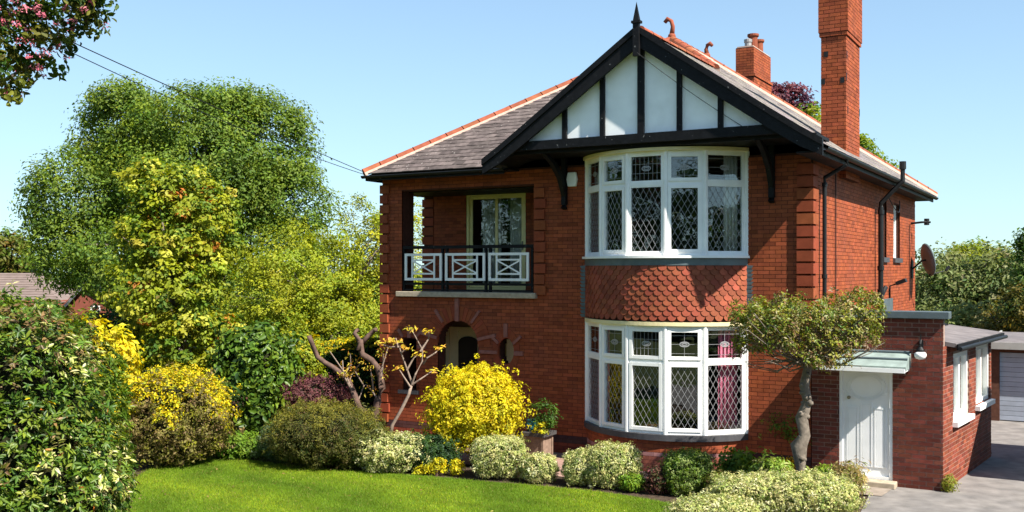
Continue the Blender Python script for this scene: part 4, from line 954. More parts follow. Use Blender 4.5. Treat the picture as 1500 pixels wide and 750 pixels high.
base = np.array([.15, .25, .012]); xy = np.stack([gx, gy_], 1)
pt = .5+.5*np.sin(xy@np.array([1.1, 2.2])+1.5*np.sin(xy@np.array([.7, -.5]))); pt2 = .5+.5*np.sin(xy@np.array([3.1, 5.3])+2*np.sin(xy@np.array([1.9, -2.3])))
colr = base*(.60+.45*pt+.25*pt2)[:, None]*(1+NR.uniform(-.25, .25, (n, 1)))*np.stack([1+.5*pt*NR.random(n), np.ones(n), np.ones(n)], 1)
dry = NR.random(n) < .03; colr[dry] = np.array([.30, .24, .08])
ca = me.color_attributes.new('col', 'FLOAT_COLOR', 'POINT'); c4 = np.ones((3*n, 4), np.float32); c4[:, :3] = np.repeat(colr, 3, 0); ca.data.foreach_set('color', c4.ravel()); me.update()
o = part('grass', me, M_GRASS, kind='stuff'); tag(o, 'short mown green grass of the front lawn', 'grass')

fx = NR.uniform(-10.8, -1, 150); fy = NR.uniform(-8.5, -3.1, 150); kq = in_poly(fx, fy, LAWN); fx, fy = fx[kq], fy[kq]; nf = len(fx)
o = part('fallen_leaves', leaf_mesh('fallen_leaves', np.stack([fx, fy, NR.uniform(.035, .05, nf)], 1), NR.normal(size=(nf, 3))*.35+np.array([0, 0, 1]), NR.uniform(.03, .06, nf), pick([(BRW, 2), ((.30, .18, .07), 2), ((.5, .42, .12), 1)], nf)), M_LEAF, kind='stuff'); tag(o, 'few dry fallen leaves scattered on the lawn', 'leaves')
# ------------------------------------------------------------------ trees behind the garden
tree('broad_tree', 'very large broad leafy green tree rising behind the garden', [E_(x, y+15, d, rx*.97, rz*.97, ry) for x, y, d, rx, rz, ry in ((270, 250, 46, 170, 110, 110), (110, 280, 45, 75, 80, None), (180, 185, 47, 70, 75, None), (290, 170, 46, 105, 55, None), (385, 200, 46, 80, 80, None), (425, 280, 45, 62, 70, None), (95, 350, 44, 55, 60, None), (230, 370, 44, 130, 70, None), (400, 360, 45, 80, 60, None), (180, 130, 46, 40, 28, None), (345, 135, 46, 60, 25, None))],
     2500, 62, .50, [((.085, .15, .02), 3), ((.13, .195, .02), 3), ((.185, .235, .022), 2), ((.05, .10, .018), 1)], .18, (at(260, 400, 47).x, at(260, 400, 47).y, 0), .45, ttop=at(265, 300, 46), nl=46, shell=.58)
tree('large_leaf_tree', 'tall yellow-green large-leaved tree with orange young leaves', [E_(255, 285, 25, 62, 55), E_(265, 350, 25, 90, 80), E_(250, 430, 24.5, 92, 80), E_(275, 500, 24.5, 85, 55), E_(215, 262, 25, 32, 32), E_(310, 310, 25, 40, 45)],
     900, 44, .18, [(YG, 4), ((.22, .27, .02), 4), (G3, 3), ((.45, .44, .05), 1.5), (OR, .35), (G2, 1.5)], .125, (at(262, 640, 25).x, at(262, 640, 25).y, 0), .14, ttop=at(262, 420, 25), nl=24, shell=.4, mix=.8, asp=.6)
tree('yellow_green_tree', 'spreading yellow-green feathery tree beside the house', [E_(450, 410, 31, 105, 85), E_(530, 350, 31, 60, 70), E_(400, 440, 30, 75, 65), E_(480, 455, 30, 100, 55), E_(590, 380, 32, 60, 95), E_(545, 430, 31, 60, 70)],
     620, 80, .26, [(YG, 5), ((.26, .31, .02), 3), (G4, 3), ((.5, .48, .04), 1)], .10, (at(490, 560, 32).x, at(490, 560, 32).y, 0), .18, ttop=at(490, 450, 31), nl=26, shell=.4)
tree('round_tree', 'small far-off round tree with rusty tints at the left edge', [E_(15, 372, 75, 38, 34), E_(-25, 380, 75, 40, 40), E_(30, 395, 75, 30, 25)], 140, 40, .55, [(OL, 3), (G3, 2), ((.20, .12, .03), 1)], .4, (at(10, 430, 75).x, at(10, 430, 75).y, 0), .3, nl=8)
tree('dark_conifer', 'small dark conifer beside the distant tiled roof', [E_(66, 400, 70, 16, 28), E_(66, 425, 70, 22, 25)], 70, 40, .35, [(G1, 3), ((.03, .05, .025), 2)], .25, (at(66, 430, 70).x, at(66, 430, 70).y, 0), .2, nl=5)
wd = []
for x in range(215, 640, 40): wd.append(E_(x, 455+R_.uniform(-8, 8), 40+R_.uniform(-2, 2), 38, 42))
t = thing('background_wood', 'mixed green wood filling the view behind the hedges', 'wood', (at(300, 470, 40).x, at(300, 470, 40).y, 0)); t['kind'] = 'stuff'
foliage('crown', clump_crown(wd, 340, 44, .5, [(G1, 3), (G2, 3), (G3, 1)], .26, .4)[:4], t)
# right-hand trees
tree('olive_tree', 'pale olive-green tree behind the garage roof', [E_(1400, 440, 41, 70, 60), E_(1460, 430, 40, 60, 70), E_(1380, 400, 42, 40, 40), E_(1500, 450, 40, 60, 70), E_(1420, 480, 39, 90, 40)], 520, 46, .42, [((.14, .17, .05), 4), ((.22, .25, .08), 3), (G2, 2), ((.30, .27, .14), 1)], .2, (at(1430, 560, 42).x, at(1430, 560, 42).y, 0), .25, nl=18, shell=.4)
tree('golden_green_tree', 'round yellow-green treetop above the olive tree', [E_(1432, 395, 52, 50, 40), E_(1425, 385, 52, 30, 28), E_(1460, 400, 52, 35, 35)], 200, 44, .4, [(YG, 2), ((.24, .27, .02), 3), (G3, 2)], .22, (at(1435, 560, 52).x, at(1435, 560, 52).y, 0), .25, nl=8)
tree('edge_tree', 'tall bluish-green tree cut by the right picture edge', [E_(1508, 385, 36, 18, 40), E_(1512, 430, 36, 26, 45), E_(1522, 355, 36, 24, 28)], 170, 44, .28, [(G3, 3), ((.14, .20, .05), 3), (G2, 1)], .17, (at(1515, 560, 36).x, at(1515, 560, 36).y, 0), .22, nl=8)
tree('dark_thicket_tree', 'dark olive bare-branched tree right behind the garage', [E_(1480, 480, 34, 40, 40), E_(1500, 450, 33, 30, 40), E_(1455, 490, 34, 25, 25)], 130, 40, .28, [(OL, 3), ((.16, .12, .02), 2), (G1, 2)], .15, (at(1485, 560, 34).x, at(1485, 560, 34).y, 0), .2, nl=16, ttop=at(1485, 500, 34))
tree('copper_beech', 'purple-leaved treetop showing over the roof beside the chimney', [E_(1150, 140, 50, 32, 20), E_(1125, 155, 50, 30, 22), E_(1170, 158, 50, 25, 16)], 90, 36, .35, [(PU, 4), ((.06, .03, .06), 2), ((.13, .05, .05), 1)], .24, (at(1150, 500, 50).x, at(1150, 500, 50).y, 0), .3, nl=8, shell=.3)
tree('tall_green_tree', 'bright green treetop poking above the roof slope behind the tall chimney', [E_(1195, 185, 48, 28, 30), E_(1245, 230, 48, 38, 30), E_(1280, 250, 48, 30, 24)], 150, 36, .38, [(G3, 3), (G4, 3), (YG, 1)], .24, (at(1230, 500, 48).x, at(1230, 500, 48).y, 0), .3, nl=8, shell=.3)

# ------------------------------------------------------------------ pink-flowering tree at the top left, its trunk out of frame
def below(P):
    u = (P[:, 0]-CAM.x)*CA+(P[:, 1]-CAM.y)*SA; f_ = -(P[:, 0]-CAM.x)*SA+(P[:, 1]-CAM.y)*CA; x = 750+FPX*u/f_; y = HOR-FPX*(P[:, 2]-CAM.z)/f_
    return (y < 175-.78*x+18*np.sin(x*.09)) & (x < 172)
el = [E_(-20, 60, 11.5, 120, 95), E_(60, 10, 11.5, 95, 65), E_(120, -10, 11.5, 55, 50), E_(-120, 0, 12, 150, 130), E_(40, -120, 12, 160, 90)]
t = tree('pink_flowering_tree', 'overhanging tree with dark leaves and pink blossom at top left', el, 360, 46, .13, [(G1, 3), (G2, 3), (OL, 3), ((.16, .17, .02), 1.5)], .085, (at(-260, 400, 12).x, at(-260, 400, 12).y, 0), .22, ttop=at(-240, -110, 12), nl=22, shell=.3, mask=below, mt=M_LEAF, asp=.55, detail=True)
d = clump_crown(el, 420, 26, .045, [((.55, .13, .19), 3), ((.62, .22, .28), 2), ((.45, .09, .13), 1)], .035, .55)[:4]; foliage('blossom', keep(d, below(d[0])), t)

# ------------------------------------------------------------------ shrubs from left to right
def near_shrub():
    c = at(-35, 720, 9.6); t = thing('laurel_hedge', 'large glossy green hedge with cream-edged leaves in the near left corner', 'hedge', (c.x, c.y, 0)); ns = 11800; per = 9
    M = np.array([[CA, SA, 0], [-SA, CA, 0], [0, 0, 1.0]]); rad = np.array([1.42, 1.2, 1.95])
    def shape(dv): st = np.random.default_rng(5); return (np.abs(dv)**2.5).sum(1)**(-1/2.5)*lumps(dv, .05, st, f=4)*lumps(dv, .035, st, f=11)
    d0 = unit(NR.normal(size=(ns, 3))); q0 = (d0*(shape(d0)*np.where(NR.random(ns) < .3, NR.uniform(.78, .96, ns), 1-np.abs(NR.normal(0, .05, ns))+(NR.random(ns) < .1)*NR.random(ns)*.07))[:, None]*rad)@M+np.array([c.x, c.y, 1.62])
    n0 = unit(d0@M*.8+NR.normal(size=(ns, 3))*.4+np.array([0, 0, .55])); q = np.repeat(q0, per, 0); nn = np.repeat(n0, per, 0); n = len(q)
    rv = NR.normal(size=(n, 3)); rv = unit(rv-nn*np.sum(rv*nn, axis=1, keepdims=True)); sz = .066*np.repeat(NR.uniform(.6, 1.15, ns), per)*NR.uniform(.75, 1.2, n)
    pos = q+rv*sz[:, None]*.5-nn*NR.uniform(0, .06, (n, 1)); nrm = nn*1.0-rv*.15+NR.normal(size=(n, 3))*.25; tdir = rv+nn*NR.uniform(-.1, .7, (n, 1))
    gp = [(G1, 1.5), (G2, 3.5), (G3, 4), ((.15, .21, .02), 2.2), ((.24, .27, .03), 1.2)]; col = np.repeat(pick(gp, ns, .25), per, 0)*.6+pick(gp, n, .25)*.4
    sx = (q0-np.array([c.x, c.y, 0]))@np.array([CA, SA, 0]); pv = np.clip((sx-.8)*1.2, 0, .28)*(np.sin(q0[:, 2]*5+sx*4) > -.2)+.08*(q0[:, 2] > 3.15)
    vq = NR.random(ns) < pv; qq = np.repeat(vq, per) & (NR.random(n) < .75); col[qq] = pick([(CR, 2), ((.38, .42, .10), 3), ((.6, .56, .34), 1)], int(qq.sum()))
    bq = np.repeat((NR.random(ns) < .05+.25*((np.sin(q0[:, 0]*2.2+1)*np.sin(q0[:, 2]*3.4) > .35) & (q0[:, 2] > 2.3))), per); col[bq] = pick([(BRW, 2), (OL, 2), ((.24, .15, .06), 1)], int(bq.sum()))
    oq = NR.random(n) < .006; col[oq] = pick([(OR, 1), (GO, 1)], int(oq.sum()))
    m_ = pos[:, 2] > 0; foliage('foliage', keep((pos, nrm, sz, col, tdir), m_), t, M_GLOSS, asp=.36, detail=True, fold=.09)
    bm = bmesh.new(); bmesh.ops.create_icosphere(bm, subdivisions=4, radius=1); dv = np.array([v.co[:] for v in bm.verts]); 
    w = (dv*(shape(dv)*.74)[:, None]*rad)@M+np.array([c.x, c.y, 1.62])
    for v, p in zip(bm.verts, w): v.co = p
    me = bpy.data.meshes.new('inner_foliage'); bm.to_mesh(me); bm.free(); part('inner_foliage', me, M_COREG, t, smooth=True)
near_shrub()
VAR = [(CR, 4), ((.40, .46, .13), 3), (G3, 1.5), (G2, 1.2), ((.66, .64, .42), 1.2)]
bush('golden_shrub', 'bright yellow leafy shrub between the big hedge and the brown bush', 60, 190, 470, 690, [(GO, 3), (YL, 3), (YG, 2), (G3, 1)], .10, 5200, amp=.1, rough=.1)
bush('holly_hedge', 'dark green hedge below the red gable end', 95, 205, 452, 600, [(G1, 5), (G2, 2)], .10, 5200, amp=.08, cat='hedge')
bush('brown_tinged_bush', 'rounded bush with brown dry front and yellow top leaves', 160, 328, 545, 690, [(OL, 3), ((.22, .19, .05), 3), (BRW, 2), ((.30, .20, .10), 1), (YG, 1)], .055, 15000, amp=.07, rough=.08, toppal=[(GO, 3), (YL, 3), (YG, 3)])
bush('green_laurel', 'tall green broad-leaved laurel in front of the hedge', 300, 425, 482, 655, [(G2, 3), (G3, 4), (G4, 2), (G1, 1)], .13, 5600, mt=M_GLOSS, amp=.1, rough=.1, detail=True)
bush('lime_shrub', 'lime green shrub at the foot of the feathery tree', 372, 470, 482, 640, [(YG, 3), (G4, 3), (GO, .5)], .08, 5000, amp=.12, rough=.1)
def clipped_hedge():
    p0, p1 = at(395, 500, 27), at(640, 500, 30); L_ = (p1-p0); L_.z = 0; ln = L_.length; L_.normalize(); nn = Vector((L_.y, -L_.x, 0)); zt = at(480, 498, 28).z
    t = thing('clipped_hedge', 'dark clipped hedge with golden tips beside the house', 'hedge', (p0.x, p0.y, 0)); n = 12000
    a = NR.uniform(0, ln, n); top = NR.random(n) < .3; b = np.where(top, NR.uniform(-.5, .5, n), .5-np.abs(NR.normal(0, .05, n))); z = np.where(top, zt-np.abs(NR.normal(0, .06, n)), NR.uniform(.05, zt, n))
    pos = np.array([p0.x, p0.y, 0])+a[:, None]*np.array(L_)+b[:, None]*np.array(nn); pos[:, 2] = z+.05*np.sin(a*3)
    nrm = np.where(top[:, None], np.array([0, 0, 1.0]), np.array(nn))+NR.normal(size=(n, 3))*.5
    col = pick([(G1, 3), (G2, 3)], n); q = (z > zt-.25) & (NR.random(n) < .8); col[q] = pick([(YG, 3), (GO, 2), (G4, 1)], int(q.sum()))
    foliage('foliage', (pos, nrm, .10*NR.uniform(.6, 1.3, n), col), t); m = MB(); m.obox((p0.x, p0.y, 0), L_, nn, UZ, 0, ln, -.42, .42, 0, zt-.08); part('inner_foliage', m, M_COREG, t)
clipped_hedge()
t = tree('small_standard_tree', 'little clipped dark tree on a bare stem by the laurel', [E_(347, 582, 21.5, 24, 14)], 40, 40, .08, [(G1, 3), (PU, 1), (G2, 2)], .05, (at(347, 655, 21.5).x, at(347, 655, 21.5).y, 0), .035, ttop=at(347, 585, 21.5), nl=6)
bush('purple_barberry', 'round purple-red barberry bush', 395, 503, 548, 655, [(PU, 4), ((.13, .05, .05), 3), ((.07, .03, .03), 2), ((.18, .09, .06), 1)], .045, 9000, amp=.12, rough=.12, pw=2.2)
bush('ground_cover_plant', 'low fresh green plants at the back edge of the lawn', 295, 385, 640, 674, [(G3, 3), ((.16, .30, .03), 3), (G4, 2)], .06, 3000, pw=3.5, cat='plant')
bush('grey_green_bush', 'low grey-green bush left of the yew', 372, 445, 622, 682, [((.09, .13, .06), 3), (G2, 2), ((.16, .21, .10), 2)], .04, 6000, cat='shrub')
bush('olive_yew', 'wide olive-green clipped yew with brown bare base', 392, 545, 592, 692, [(OL, 4), ((.085, .095, .02), 3), (BRW, 1.2), (G1, 1)], .045, 17000, amp=.10, rough=.08, asp=.3, toppal=[((.17, .16, .02), 3), (OL, 2), ((.25, .22, .03), 1)])
bush('low_yew', 'smaller olive conifer at the foot of the twisted tree', 470, 572, 618, 692, [(OL, 3), ((.10, .12, .02), 3), (G1, 1)], .045, 9000, amp=.12, rough=.1, asp=.3)
bush('variegated_shrub', 'cream and green variegated shrub right of the yew', 515, 628, 640, 695, VAR, .04, 10000, amp=.12, rough=.1)
bush('dark_green_shrub', 'low dark green shrub between the cream shrub and the yellow bush', 590, 668, 640, 694, [(G1, 3), (G2, 3), ((.03, .07, .035), 2)], .04, 7000, amp=.1, rough=.1)
bush('yellow_bush', 'large round bright yellow bush in front of the porch', 628, 757, 536, 690, [(GO, 2), (YL, 7), ((.42, .36, .01), 3), (YG, 3), (OL, .8)], .052, 26000, pw=2.2, amp=.10, rough=.13, lift=.14, depth_k=.9, toppal=[(YL, 6), (GO, 2), ((.5, .46, .01), 2)])
VG = 'variegated box bushes along the lawn'
bush('variegated_box', 'clipped cream-green box cube nearest the yellow bush', 690, 771, 643, 704, VAR, .032, 9500, pw=4.2, amp=.03, rough=.05, group=VG)
bush('variegated_box', 'small low cream-green box right of the cube', 764, 817, 668, 709, VAR, .032, 5000, pw=3.2, amp=.06, rough=.06, group=VG)
bush('variegated_box', 'smaller lobe of the paired cream-green box bushes', 824, 885, 662, 714, VAR, .032, 6500, pw=3, amp=.05, rough=.06, group=VG)
bush('variegated_box', 'larger lobe of the paired cream-green box bushes', 862, 941, 654, 718, VAR, .032, 9500, pw=3.2, amp=.05, rough=.06, group=VG)
bush('green_box', 'green clipped box bush below the bow window', 974, 1046, 664, 728, [(G3, 3), (G2, 3), ((.30, .36, .12), 2), (G4, 2)], .034, 8500, pw=4, amp=.04, rough=.06)
bush('lime_plant', 'small lime green plant at the foot of the larger box lobe', 912, 946, 698, 722, [(G4, 3), ((.16, .30, .03), 3)], .04, 1500, cat='plant')
bush('dark_red_plant', 'small dark red-leaved plant left of the green box', 950, 982, 684, 725, [(PU, 2), (G1, 2), ((.12, .07, .03), 2)], .06, 1200, cat='plant', core=False)
bush('olive_plant', 'olive-green plant right of the green box', 1036, 1080, 694, 734, [(OL, 3), (G3, 2), (BRW, 1)], .05, 2600, cat='plant')
bush('fern_clump', 'leafy green clump at the right foot of the bow', 1062, 1115, 668, 712, [(G3, 3), (G2, 2), (G4, 2)], .09, 1500, cat='plant', core=False, amp=.2, rough=.2)
bush('perennial_clump', 'light green perennials beside the tree trunk', 1105, 1165, 680, 722, [(G4, 3), ((.20, .32, .05), 3), (CR, 1)], .10, 1500, cat='plant', core=False, amp=.2, rough=.2, asp=.35)
bush('yellow_flower_plant', 'little orange-yellow flowering plant by the tree trunk', 1143, 1172, 674, 700, [(GO, 4), ((.7, .36, .01), 3), (G3, 1)], .05, 700, cat='plant', core=False, rough=.2)
bush('grassy_tuft', 'dry tan grassy tuft beside the door step', 1222, 1264, 684, 728, [((.42, .36, .13), 3), ((.36, .26, .13), 3), (G4, 1)], .10, 2200, cat='plant', core=False, asp=.12, rough=.2, amp=.15)
bush('green_tuft', 'fresh green low plant between the trunk and the dry tuft', 1192, 1232, 688, 722, [((.17, .30, .03), 3), (G4, 3)], .07, 1300, cat='plant', core=False, rough=.2)
bush('variegated_hedge', 'broad low cream-green variegated hedge in front of the tree', 1052, 1268, 702, 768, VAR, .036, 26000, pw=3.4, amp=.06, rough=.07, depth_k=.5)
bush('variegated_mound', 'low variegated mound at the bottom edge below the hedge', 985, 1120, 735, 790, VAR, .036, 12000, pw=3, amp=.05, rough=.07, depth_k=.6)
for x0, x1, y0, y1, lb in ((627, 652, 672, 697, 'small yellow plant at the lawn edge, left of its twin'), (658, 678, 676, 698, 'small yellow plant at the lawn edge, right of its twin'), (608, 626, 684, 696, 'tiny yellow plant at the lawn edge by the cream shrub')):
    bush('yellow_bedding_plant', lb, x0, x1, y0, y1, [(YL, 3), (YG, 2), (GO, 1)], .05, 420, cat='plant', core=False, rough=.2, group='yellow bedding plants')
bush('wall_shrub', 'small green shrub against the wall behind the tree trunk', 1140, 1212, 606, 700, [(G3, 3), (G4, 2), (G2, 2)], .045, 2600, cat='shrub', core=False, lift=.5, amp=.2, rough=.2)

# ------------------------------------------------------------------ flat-topped tree by the side door
def door_tree():
    b = onZ(1178, 738); dd = depth(b.x, b.y); b = Vector((b.x, b.y, 0)); P = lambda x, y, k=0: at(x, y, dd+k)
    t = thing('flat_topped_tree', 'small flat-clipped tree with a knobbly grey trunk by the side door', 'tree', b); m = MB()
    path = [b]+[P(*q) for q in ((1173, 690), (1170, 652), (1179, 638), (1174, 612), (1183, 588), (1178, 565), (1183, 540), (1180, 515))]; m.tube(path, [.11, .072, .135, .088, .10, .075, .082, .066, .064], 12)
    for i in range(26):
        q = R_.uniform(.12, .9)*(len(path)-1); i0 = int(q); p = path[i0].lerp(path[i0+1], q-i0); a = R_.uniform(0, 6.28); r = R_.uniform(.025, .06)
        o_ = p+Vector((math.cos(a), math.sin(a), 0))*.07; m.tube([o_-UZ*r, o_-UZ*r*.4, o_+UZ*r*.4, o_+UZ*r], [r*.3, r, r, r*.3], 7)
    part('trunk', m, M_BARK, t, smooth=True)
    m = MB(); st = path[-2]
    for i in range(80):
        x, y = R_.uniform(1078, 1285), R_.uniform(455, 538); k = R_.uniform(-.9, .7); e = P(x, y, k); mid = st.lerp(e, .5)+Vector((0, 0, R_.uniform(-.12, .1)))
        m.tube([st.lerp(path[-1], R_.random()), mid, e, e+Vector((R_.uniform(-.15, .15), R_.uniform(-.15, .15), R_.uniform(-.08, .14)))], [.022, .011, .006, .003], 5)
    part('limbs', m, M_BARK, t)
    ns = 1700; per = 12; th = NR.uniform(0, 2*math.pi, ns); rr = NR.random(ns)**.42; k = dd/FPX; ctr = P(1181, 395); ctr = np.array([ctr.x, ctr.y, 0])
    v = NR.random(ns)**1.25; X = 113*rr*np.cos(th)*(1-.12*v*NR.random(ns)); top = 438+6*np.sin(X*.06)+9*np.sin(X*.023+2)+np.maximum(0, rr-.74)*75+5*np.sin(X*.19+th*2); bot = 524+14*np.sin(X*.045+1)-8*(np.abs(X)/113)**2
    yy = top+(bot-top)*v; Yd = .85*rr*np.sin(th); hi = NR.random(ns) < .08; yy = np.where(hi, top-NR.random(ns)*8, yy)
    q0 = ctr+(X*k)[:, None]*np.array([CA, SA, 0])+Yd[:, None]*np.array([-SA, CA, 0]); q0[:, 2] = CAM.z+(HOR-yy)*k
    n0 = unit(np.stack([np.cos(th)*rr*.6*CA-np.sin(th)*rr*.6*SA, np.cos(th)*rr*.6*SA+np.sin(th)*rr*.6*CA, .9-v*.8], 1)+NR.normal(size=(ns, 3))*.35)
    q = np.repeat(q0, per, 0); nn = np.repeat(n0, per, 0); n = len(q); rv = NR.normal(size=(n, 3)); rv = unit(rv-nn*np.sum(rv*nn, axis=1, keepdims=True)); pos = q+rv*NR.uniform(.02, .085, (n, 1))+nn*NR.uniform(-.05, .04, (n, 1))
    gp = [((.16, .17, .02), 3), (G3, 2), (YG, 2), (G2, 1.5), ((.40, .34, .15), .9), (BRW, 1.2), ((.24, .11, .04), .9)]; col = np.repeat(pick(gp, ns, .2), per, 0)*.5+pick(gp, n, .2)*.5; low = np.repeat(NR.random(ns) < (v-.45), per); col[low] = pick([(BRW, 3), ((.20, .12, .06), 2), (OL, 1)], int(low.sum()))
    foliage('crown', (pos, nn+rv*.4+NR.normal(size=(n, 3))*.3, .058*NR.uniform(.55, 1.3, n), col, rv+nn*.3), t, M_GLOSS, asp=.5)
    m = MB()
    for i in range(12):
        x = R_.uniform(1090, 1275); k = R_.uniform(-.6, .4); p = P(x, 452, k); m.tube([p, p+Vector((R_.uniform(-.08, .08), R_.uniform(-.08, .08), R_.uniform(.05, .16)))], [.004, .002], 4)
    part('twigs', m, M_TWIG, t, kind='stuff')
door_tree()

# ------------------------------------------------------------------ twisted pruned tree and the young bare-stemmed tree
def twisted():
    dd = 21.6; z = lambda x, y: at(360+x/2.68, 440+y/2.68, dd+.004*(x-450)*0); b = z(505, 500); b.z = 0
    t = thing('twisted_tree', 'pruned tree with thick twisted red-brown branches', 'tree', b); m = MB()
    def run(pts, r): 
        r = [q*.66 for q in r]; P = [z(*p) for p in pts]; P = [p+Vector((0, R_.uniform(-.1, .1), 0)) for p in P]; m.tube(P, r, 10)
    m.tube([b, z(508, 520), z(505, 490), z(500, 455)], [.15, .13, .11, .10], 10)
    run([(505, 495), (516, 440), (525, 390), (538, 345), (520, 300), (515, 265), (490, 235), (462, 212), (450, 190), (455, 155)], [.14, .13, .125, .12, .11, .105, .10, .10, .10, .095])
    run([(452, 195), (452, 160), (436, 128), (432, 118)], [.085, .08, .07, .075]); run([(455, 165), (470, 140), (495, 118), (505, 116)], [.08, .075, .07, .075])
    run([(490, 470), (455, 420), (425, 370), (395, 320), (370, 280), (340, 262), (310, 246), (280, 222), (268, 195), (270, 165), (258, 138)], [.12, .11, .10, .095, .09, .085, .085, .085, .08, .075, .08])
    part('trunk', m, M_BARKR, t, smooth=True); m = MB(); tips = []
    for s, e in (((425, 370), (330, 200)), ((415, 350), (380, 235)), ((400, 325), (455, 240)), ((525, 380), (540, 210)), ((520, 390), (470, 330)), ((440, 395), (430, 280)), ((500, 350), (490, 270)), ((380, 300), (410, 210)), ((530, 350), (560, 180))):
        p, q = z(*s), z(*e); mid = p.lerp(q, .5)+Vector((R_.uniform(-.12, .12), R_.uniform(-.2, .2), 0)); m.tube([p, mid, q], [.022, .016, .009], 6); tips.append(q); tips.append(mid)
    part('shoot', m, M_TWIG, t); n = 26; pos = []; 
    for q in tips[::1]:
        for i in range(n if R_.random() < .5 else 6): pos.append(tuple(q+Vector((R_.gauss(0, .07), R_.gauss(0, .07), R_.gauss(0, .06)))))
    pos = np.array(pos); foliage('leaves', (pos, NR.normal(size=pos.shape)+np.array([0, 0, .6]), .08*NR.uniform(.6, 1.3, len(pos)), pick([((.5, .40, .05), 3), ((.46, .22, .04), 2), (YG, 1)], len(pos))), t, asp=.4)
    dd2 = 21.0; z2 = lambda x, y: at(360+x/2.68, 440+y/2.68, dd2); b = z2(560, 520); b.z = 0
    t = thing('young_sumac', 'young bare-stemmed tree with tufts of yellow leaves against the wall', 'tree', b); m = MB(); m.tube([b, z2(575, 490), z2(610, 430), z2(640, 370), z2(650, 335)], [.045, .04, .036, .033, .03], 8); part('trunk', m, M_TWIG, t, smooth=True); m = MB(); tips = []
    for pts in (((650, 340), (620, 300), (592, 268)), ((650, 335), (630, 280), (608, 200), (600, 165)), ((650, 335), (672, 290), (690, 240), (690, 195), (650, 115)), ((655, 330), (690, 310), (725, 280)), ((690, 250), (720, 225), (752, 205), (760, 190)), ((628, 275), (655, 225), (672, 215)), ((690, 200), (715, 150), (725, 125)), ((605, 185), (585, 150), (560, 165)), ((610, 205), (640, 190)), ((606, 180), (560, 185), (535, 170))):
        P = [z2(*p)+Vector((0, R_.uniform(-.08, .08), 0)) for p in pts]; m.tube(P, list(np.linspace(.022, .010, len(P))), 6); tips.append(P[-1])
    part('limbs', m, M_TWIG, t); pos = []; nr = []
    for q in tips:
        for i in range(20):
            a = R_.uniform(0, 6.28); v = Vector((math.cos(a), math.sin(a), R_.uniform(-.3, .7))); pos.append(tuple(q+v*R_.uniform(.03, .15))); nr.append((v.x*.3, v.y*.3-.5, 1))
    pos = np.array(pos); foliage('leaves', (pos, np.array(nr)+NR.normal(size=pos.shape)*.4, .105*NR.uniform(.6, 1.2, len(pos)), pick([((.62, .44, .03), 3), ((.55, .30, .04), 2), ((.5, .46, .06), 2)], len(pos))), t, asp=.38)
twisted()

# ------------------------------------------------------------------ planter against the wall
b = onZ(789, 674); dd = depth(b.x, b.y); k = dd/FPX
t = thing('planter', 'square brown stone planter standing against the wall', 'planter', (b.x, b.y, 0)); W2 = 17*k
m = MB(); m.box(b.x-W2*1.1, b.x+W2*1.1, b.y-W2*1.1, b.y+W2*1.1, 0, .08); m.box(b.x-W2*.85, b.x+W2*.85, b.y-W2*.85, b.y+W2*.85, .08, .50)
for sx in (-1, 1):
    for sy in (-1, 1): m.box(b.x+sx*W2*.82-.025, b.x+sx*W2*.82+.025, b.y+sy*W2*.82-.025, b.y+sy*W2*.82+.025, .08, .498)
part('body', m, mat('brown_stone', (.20, .135, .10), .85, .2, var=.3, scale=10, bump=.4), t); m = MB(); m.box(b.x-W2*1.15, b.x+W2*1.15, b.y-W2*1.15, b.y+W2*1.15, .501, .57); part('rim', m, mat('dark_stone_rim', (.06, .055, .055), .7, .3), t)
t2 = thing('glazed_pot', 'small teal glazed pot on top of the planter', 'pot', (b.x-.12, b.y, .57)); m = MB(); m.lathe([(.07, .572), (.11, .64), (.12, .72), (.09, .78), (.105, .80), (.09, .80)], b.x-.14, b.y-.05, 14); part('body', m, mat('teal_glaze', (.02, .12, .14), .2, .6), t2, smooth=True)
tp = thing('potted_plant', 'leafy green plant with yellow trailing leaves in the planter', 'plant', (b.x, b.y, .57)); el = [((b.x+.12, b.y, .92), (.32, .28, .30)), ((b.x+.22, b.y-.1, .80), (.22, .2, .2))]
foliage('foliage', clump_crown([(Vector(e[0]), e[1]) for e in el], 60, 16, .06, [(G2, 3), (G3, 3), (G1, 1)], .06, .3)[:4], tp); foliage('trailing_leaves', clump_crown([(Vector((b.x+.16, b.y-.22, .66)), (.16, .08, .16))], 16, 16, .04, [(YG, 3), (YL, 2)], .055, .2)[:4], tp)

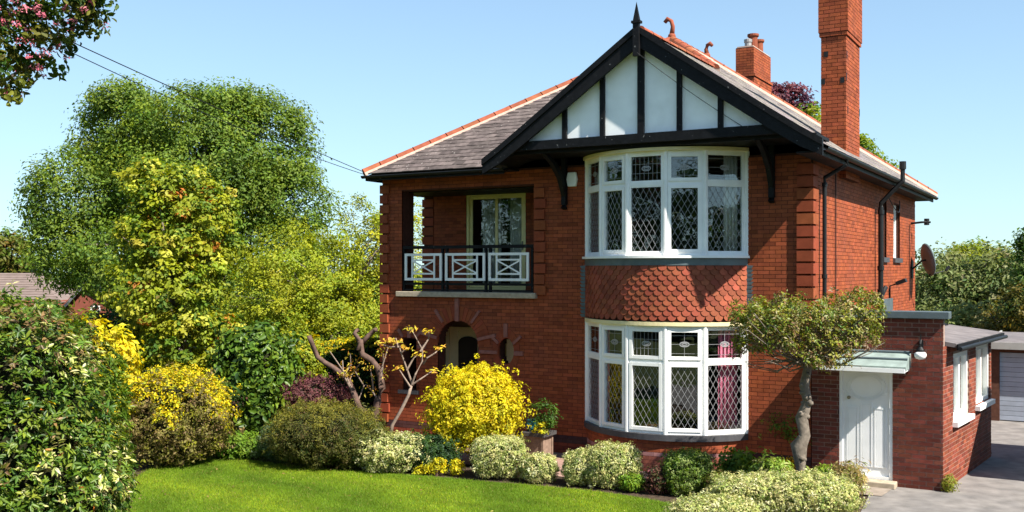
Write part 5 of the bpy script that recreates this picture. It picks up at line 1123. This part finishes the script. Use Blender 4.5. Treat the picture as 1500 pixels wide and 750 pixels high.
# ------------------------------------------------------------------ trees across the road behind the viewpoint, seen mirrored in the windows
for i, (x, y, h, r, lb) in enumerate(((-44, -8, 12, 6, 'first'), (-47, -20, 14, 6.5, 'second'), (-42, -31, 13, 6, 'third'), (-30, -42, 12, 6, 'fourth'), (-18, -48, 15, 6.5, 'fifth'), (-5, -44, 12, 6, 'sixth'), (8, -50, 14, 6.5, 'seventh'), (21, -44, 12, 6, 'eighth'), (33, -36, 12, 6, 'ninth'), (38, -22, 9, 6, 'tenth'), (36, -9, 8, 5, 'last'))):
    tree('roadside_tree', 'green roadside tree mirrored in the window panes, %s in the row from the porch side' % lb, [(Vector((x, y, h*.58)), (r, r*.8, h*.42)), (Vector((x+2.5, y, h*.4)), (r*.8, r*.7, h*.32)), (Vector((x-2.5, y, h*.42)), (r*.8, r*.7, h*.32))], 230, 26, .75, [(G1, 3), (G2, 3), (G3, 1)], .55, (x, y, 0), .3, nl=8, group='roadside trees')
bh = MB(); bh.box(-60, 70, -34.6, -33.4, 0, 1.9); o = part('roadside_hedge', bh, M_COREG); tag(o, 'long low hedge across the road behind the viewpoint', 'hedge')

def boundary_hedge():
    t = thing('boundary_hedge', 'clipped green hedge along the far side of the drive, out of frame', 'hedge', (6.0, -6.5, 0)); n = 9000; y = NR.uniform(-14, .9, n); side = NR.random(n) < .6
    x = np.where(side, 5.55+np.abs(NR.normal(0, .05, n)), NR.uniform(5.55, 6.5, n)); z = np.where(side, NR.uniform(.05, 1.7, n), 1.7-np.abs(NR.normal(0, .05, n)))
    nr = np.where(side[:, None], np.array([-1.0, 0, .3]), np.array([0, 0, 1.0]))+NR.normal(size=(n, 3))*.5
    foliage('foliage', (np.stack([x, y, z], 1), nr, .13*NR.uniform(.6, 1.3, n), pick([(G1, 2), (G2, 3), (G3, 2)], n)), t); m = MB(); m.box(5.65, 6.5, -14, .9, 0, 1.6); part('inner_foliage', m, M_COREG, t)
boundary_hedge()

bush('weed_tuft', 'small yellow-green weed at the corner of the extension wall', 1384, 1404, 698, 722, [((.30, .30, .04), 3), (G4, 2)], .05, 420, cat='plant', core=False, asp=.25, rough=.2, stems=False)

wd = [(Vector((4+k*5.5+R_.uniform(-1, 1), 36+R_.uniform(-2, 2)-.35*k, 2.6)), (4, 3, R_.uniform(2.6, 3.6))) for k in range(9)]
t = thing('far_tree_belt', 'green tree belt running on beyond the garage', 'wood', (26, 35, 0)); t['kind'] = 'stuff'
foliage('crown', clump_crown(wd, 300, 40, .6, [(G1, 2), (G2, 3), (G3, 2)], .3, .4)[:4], t)
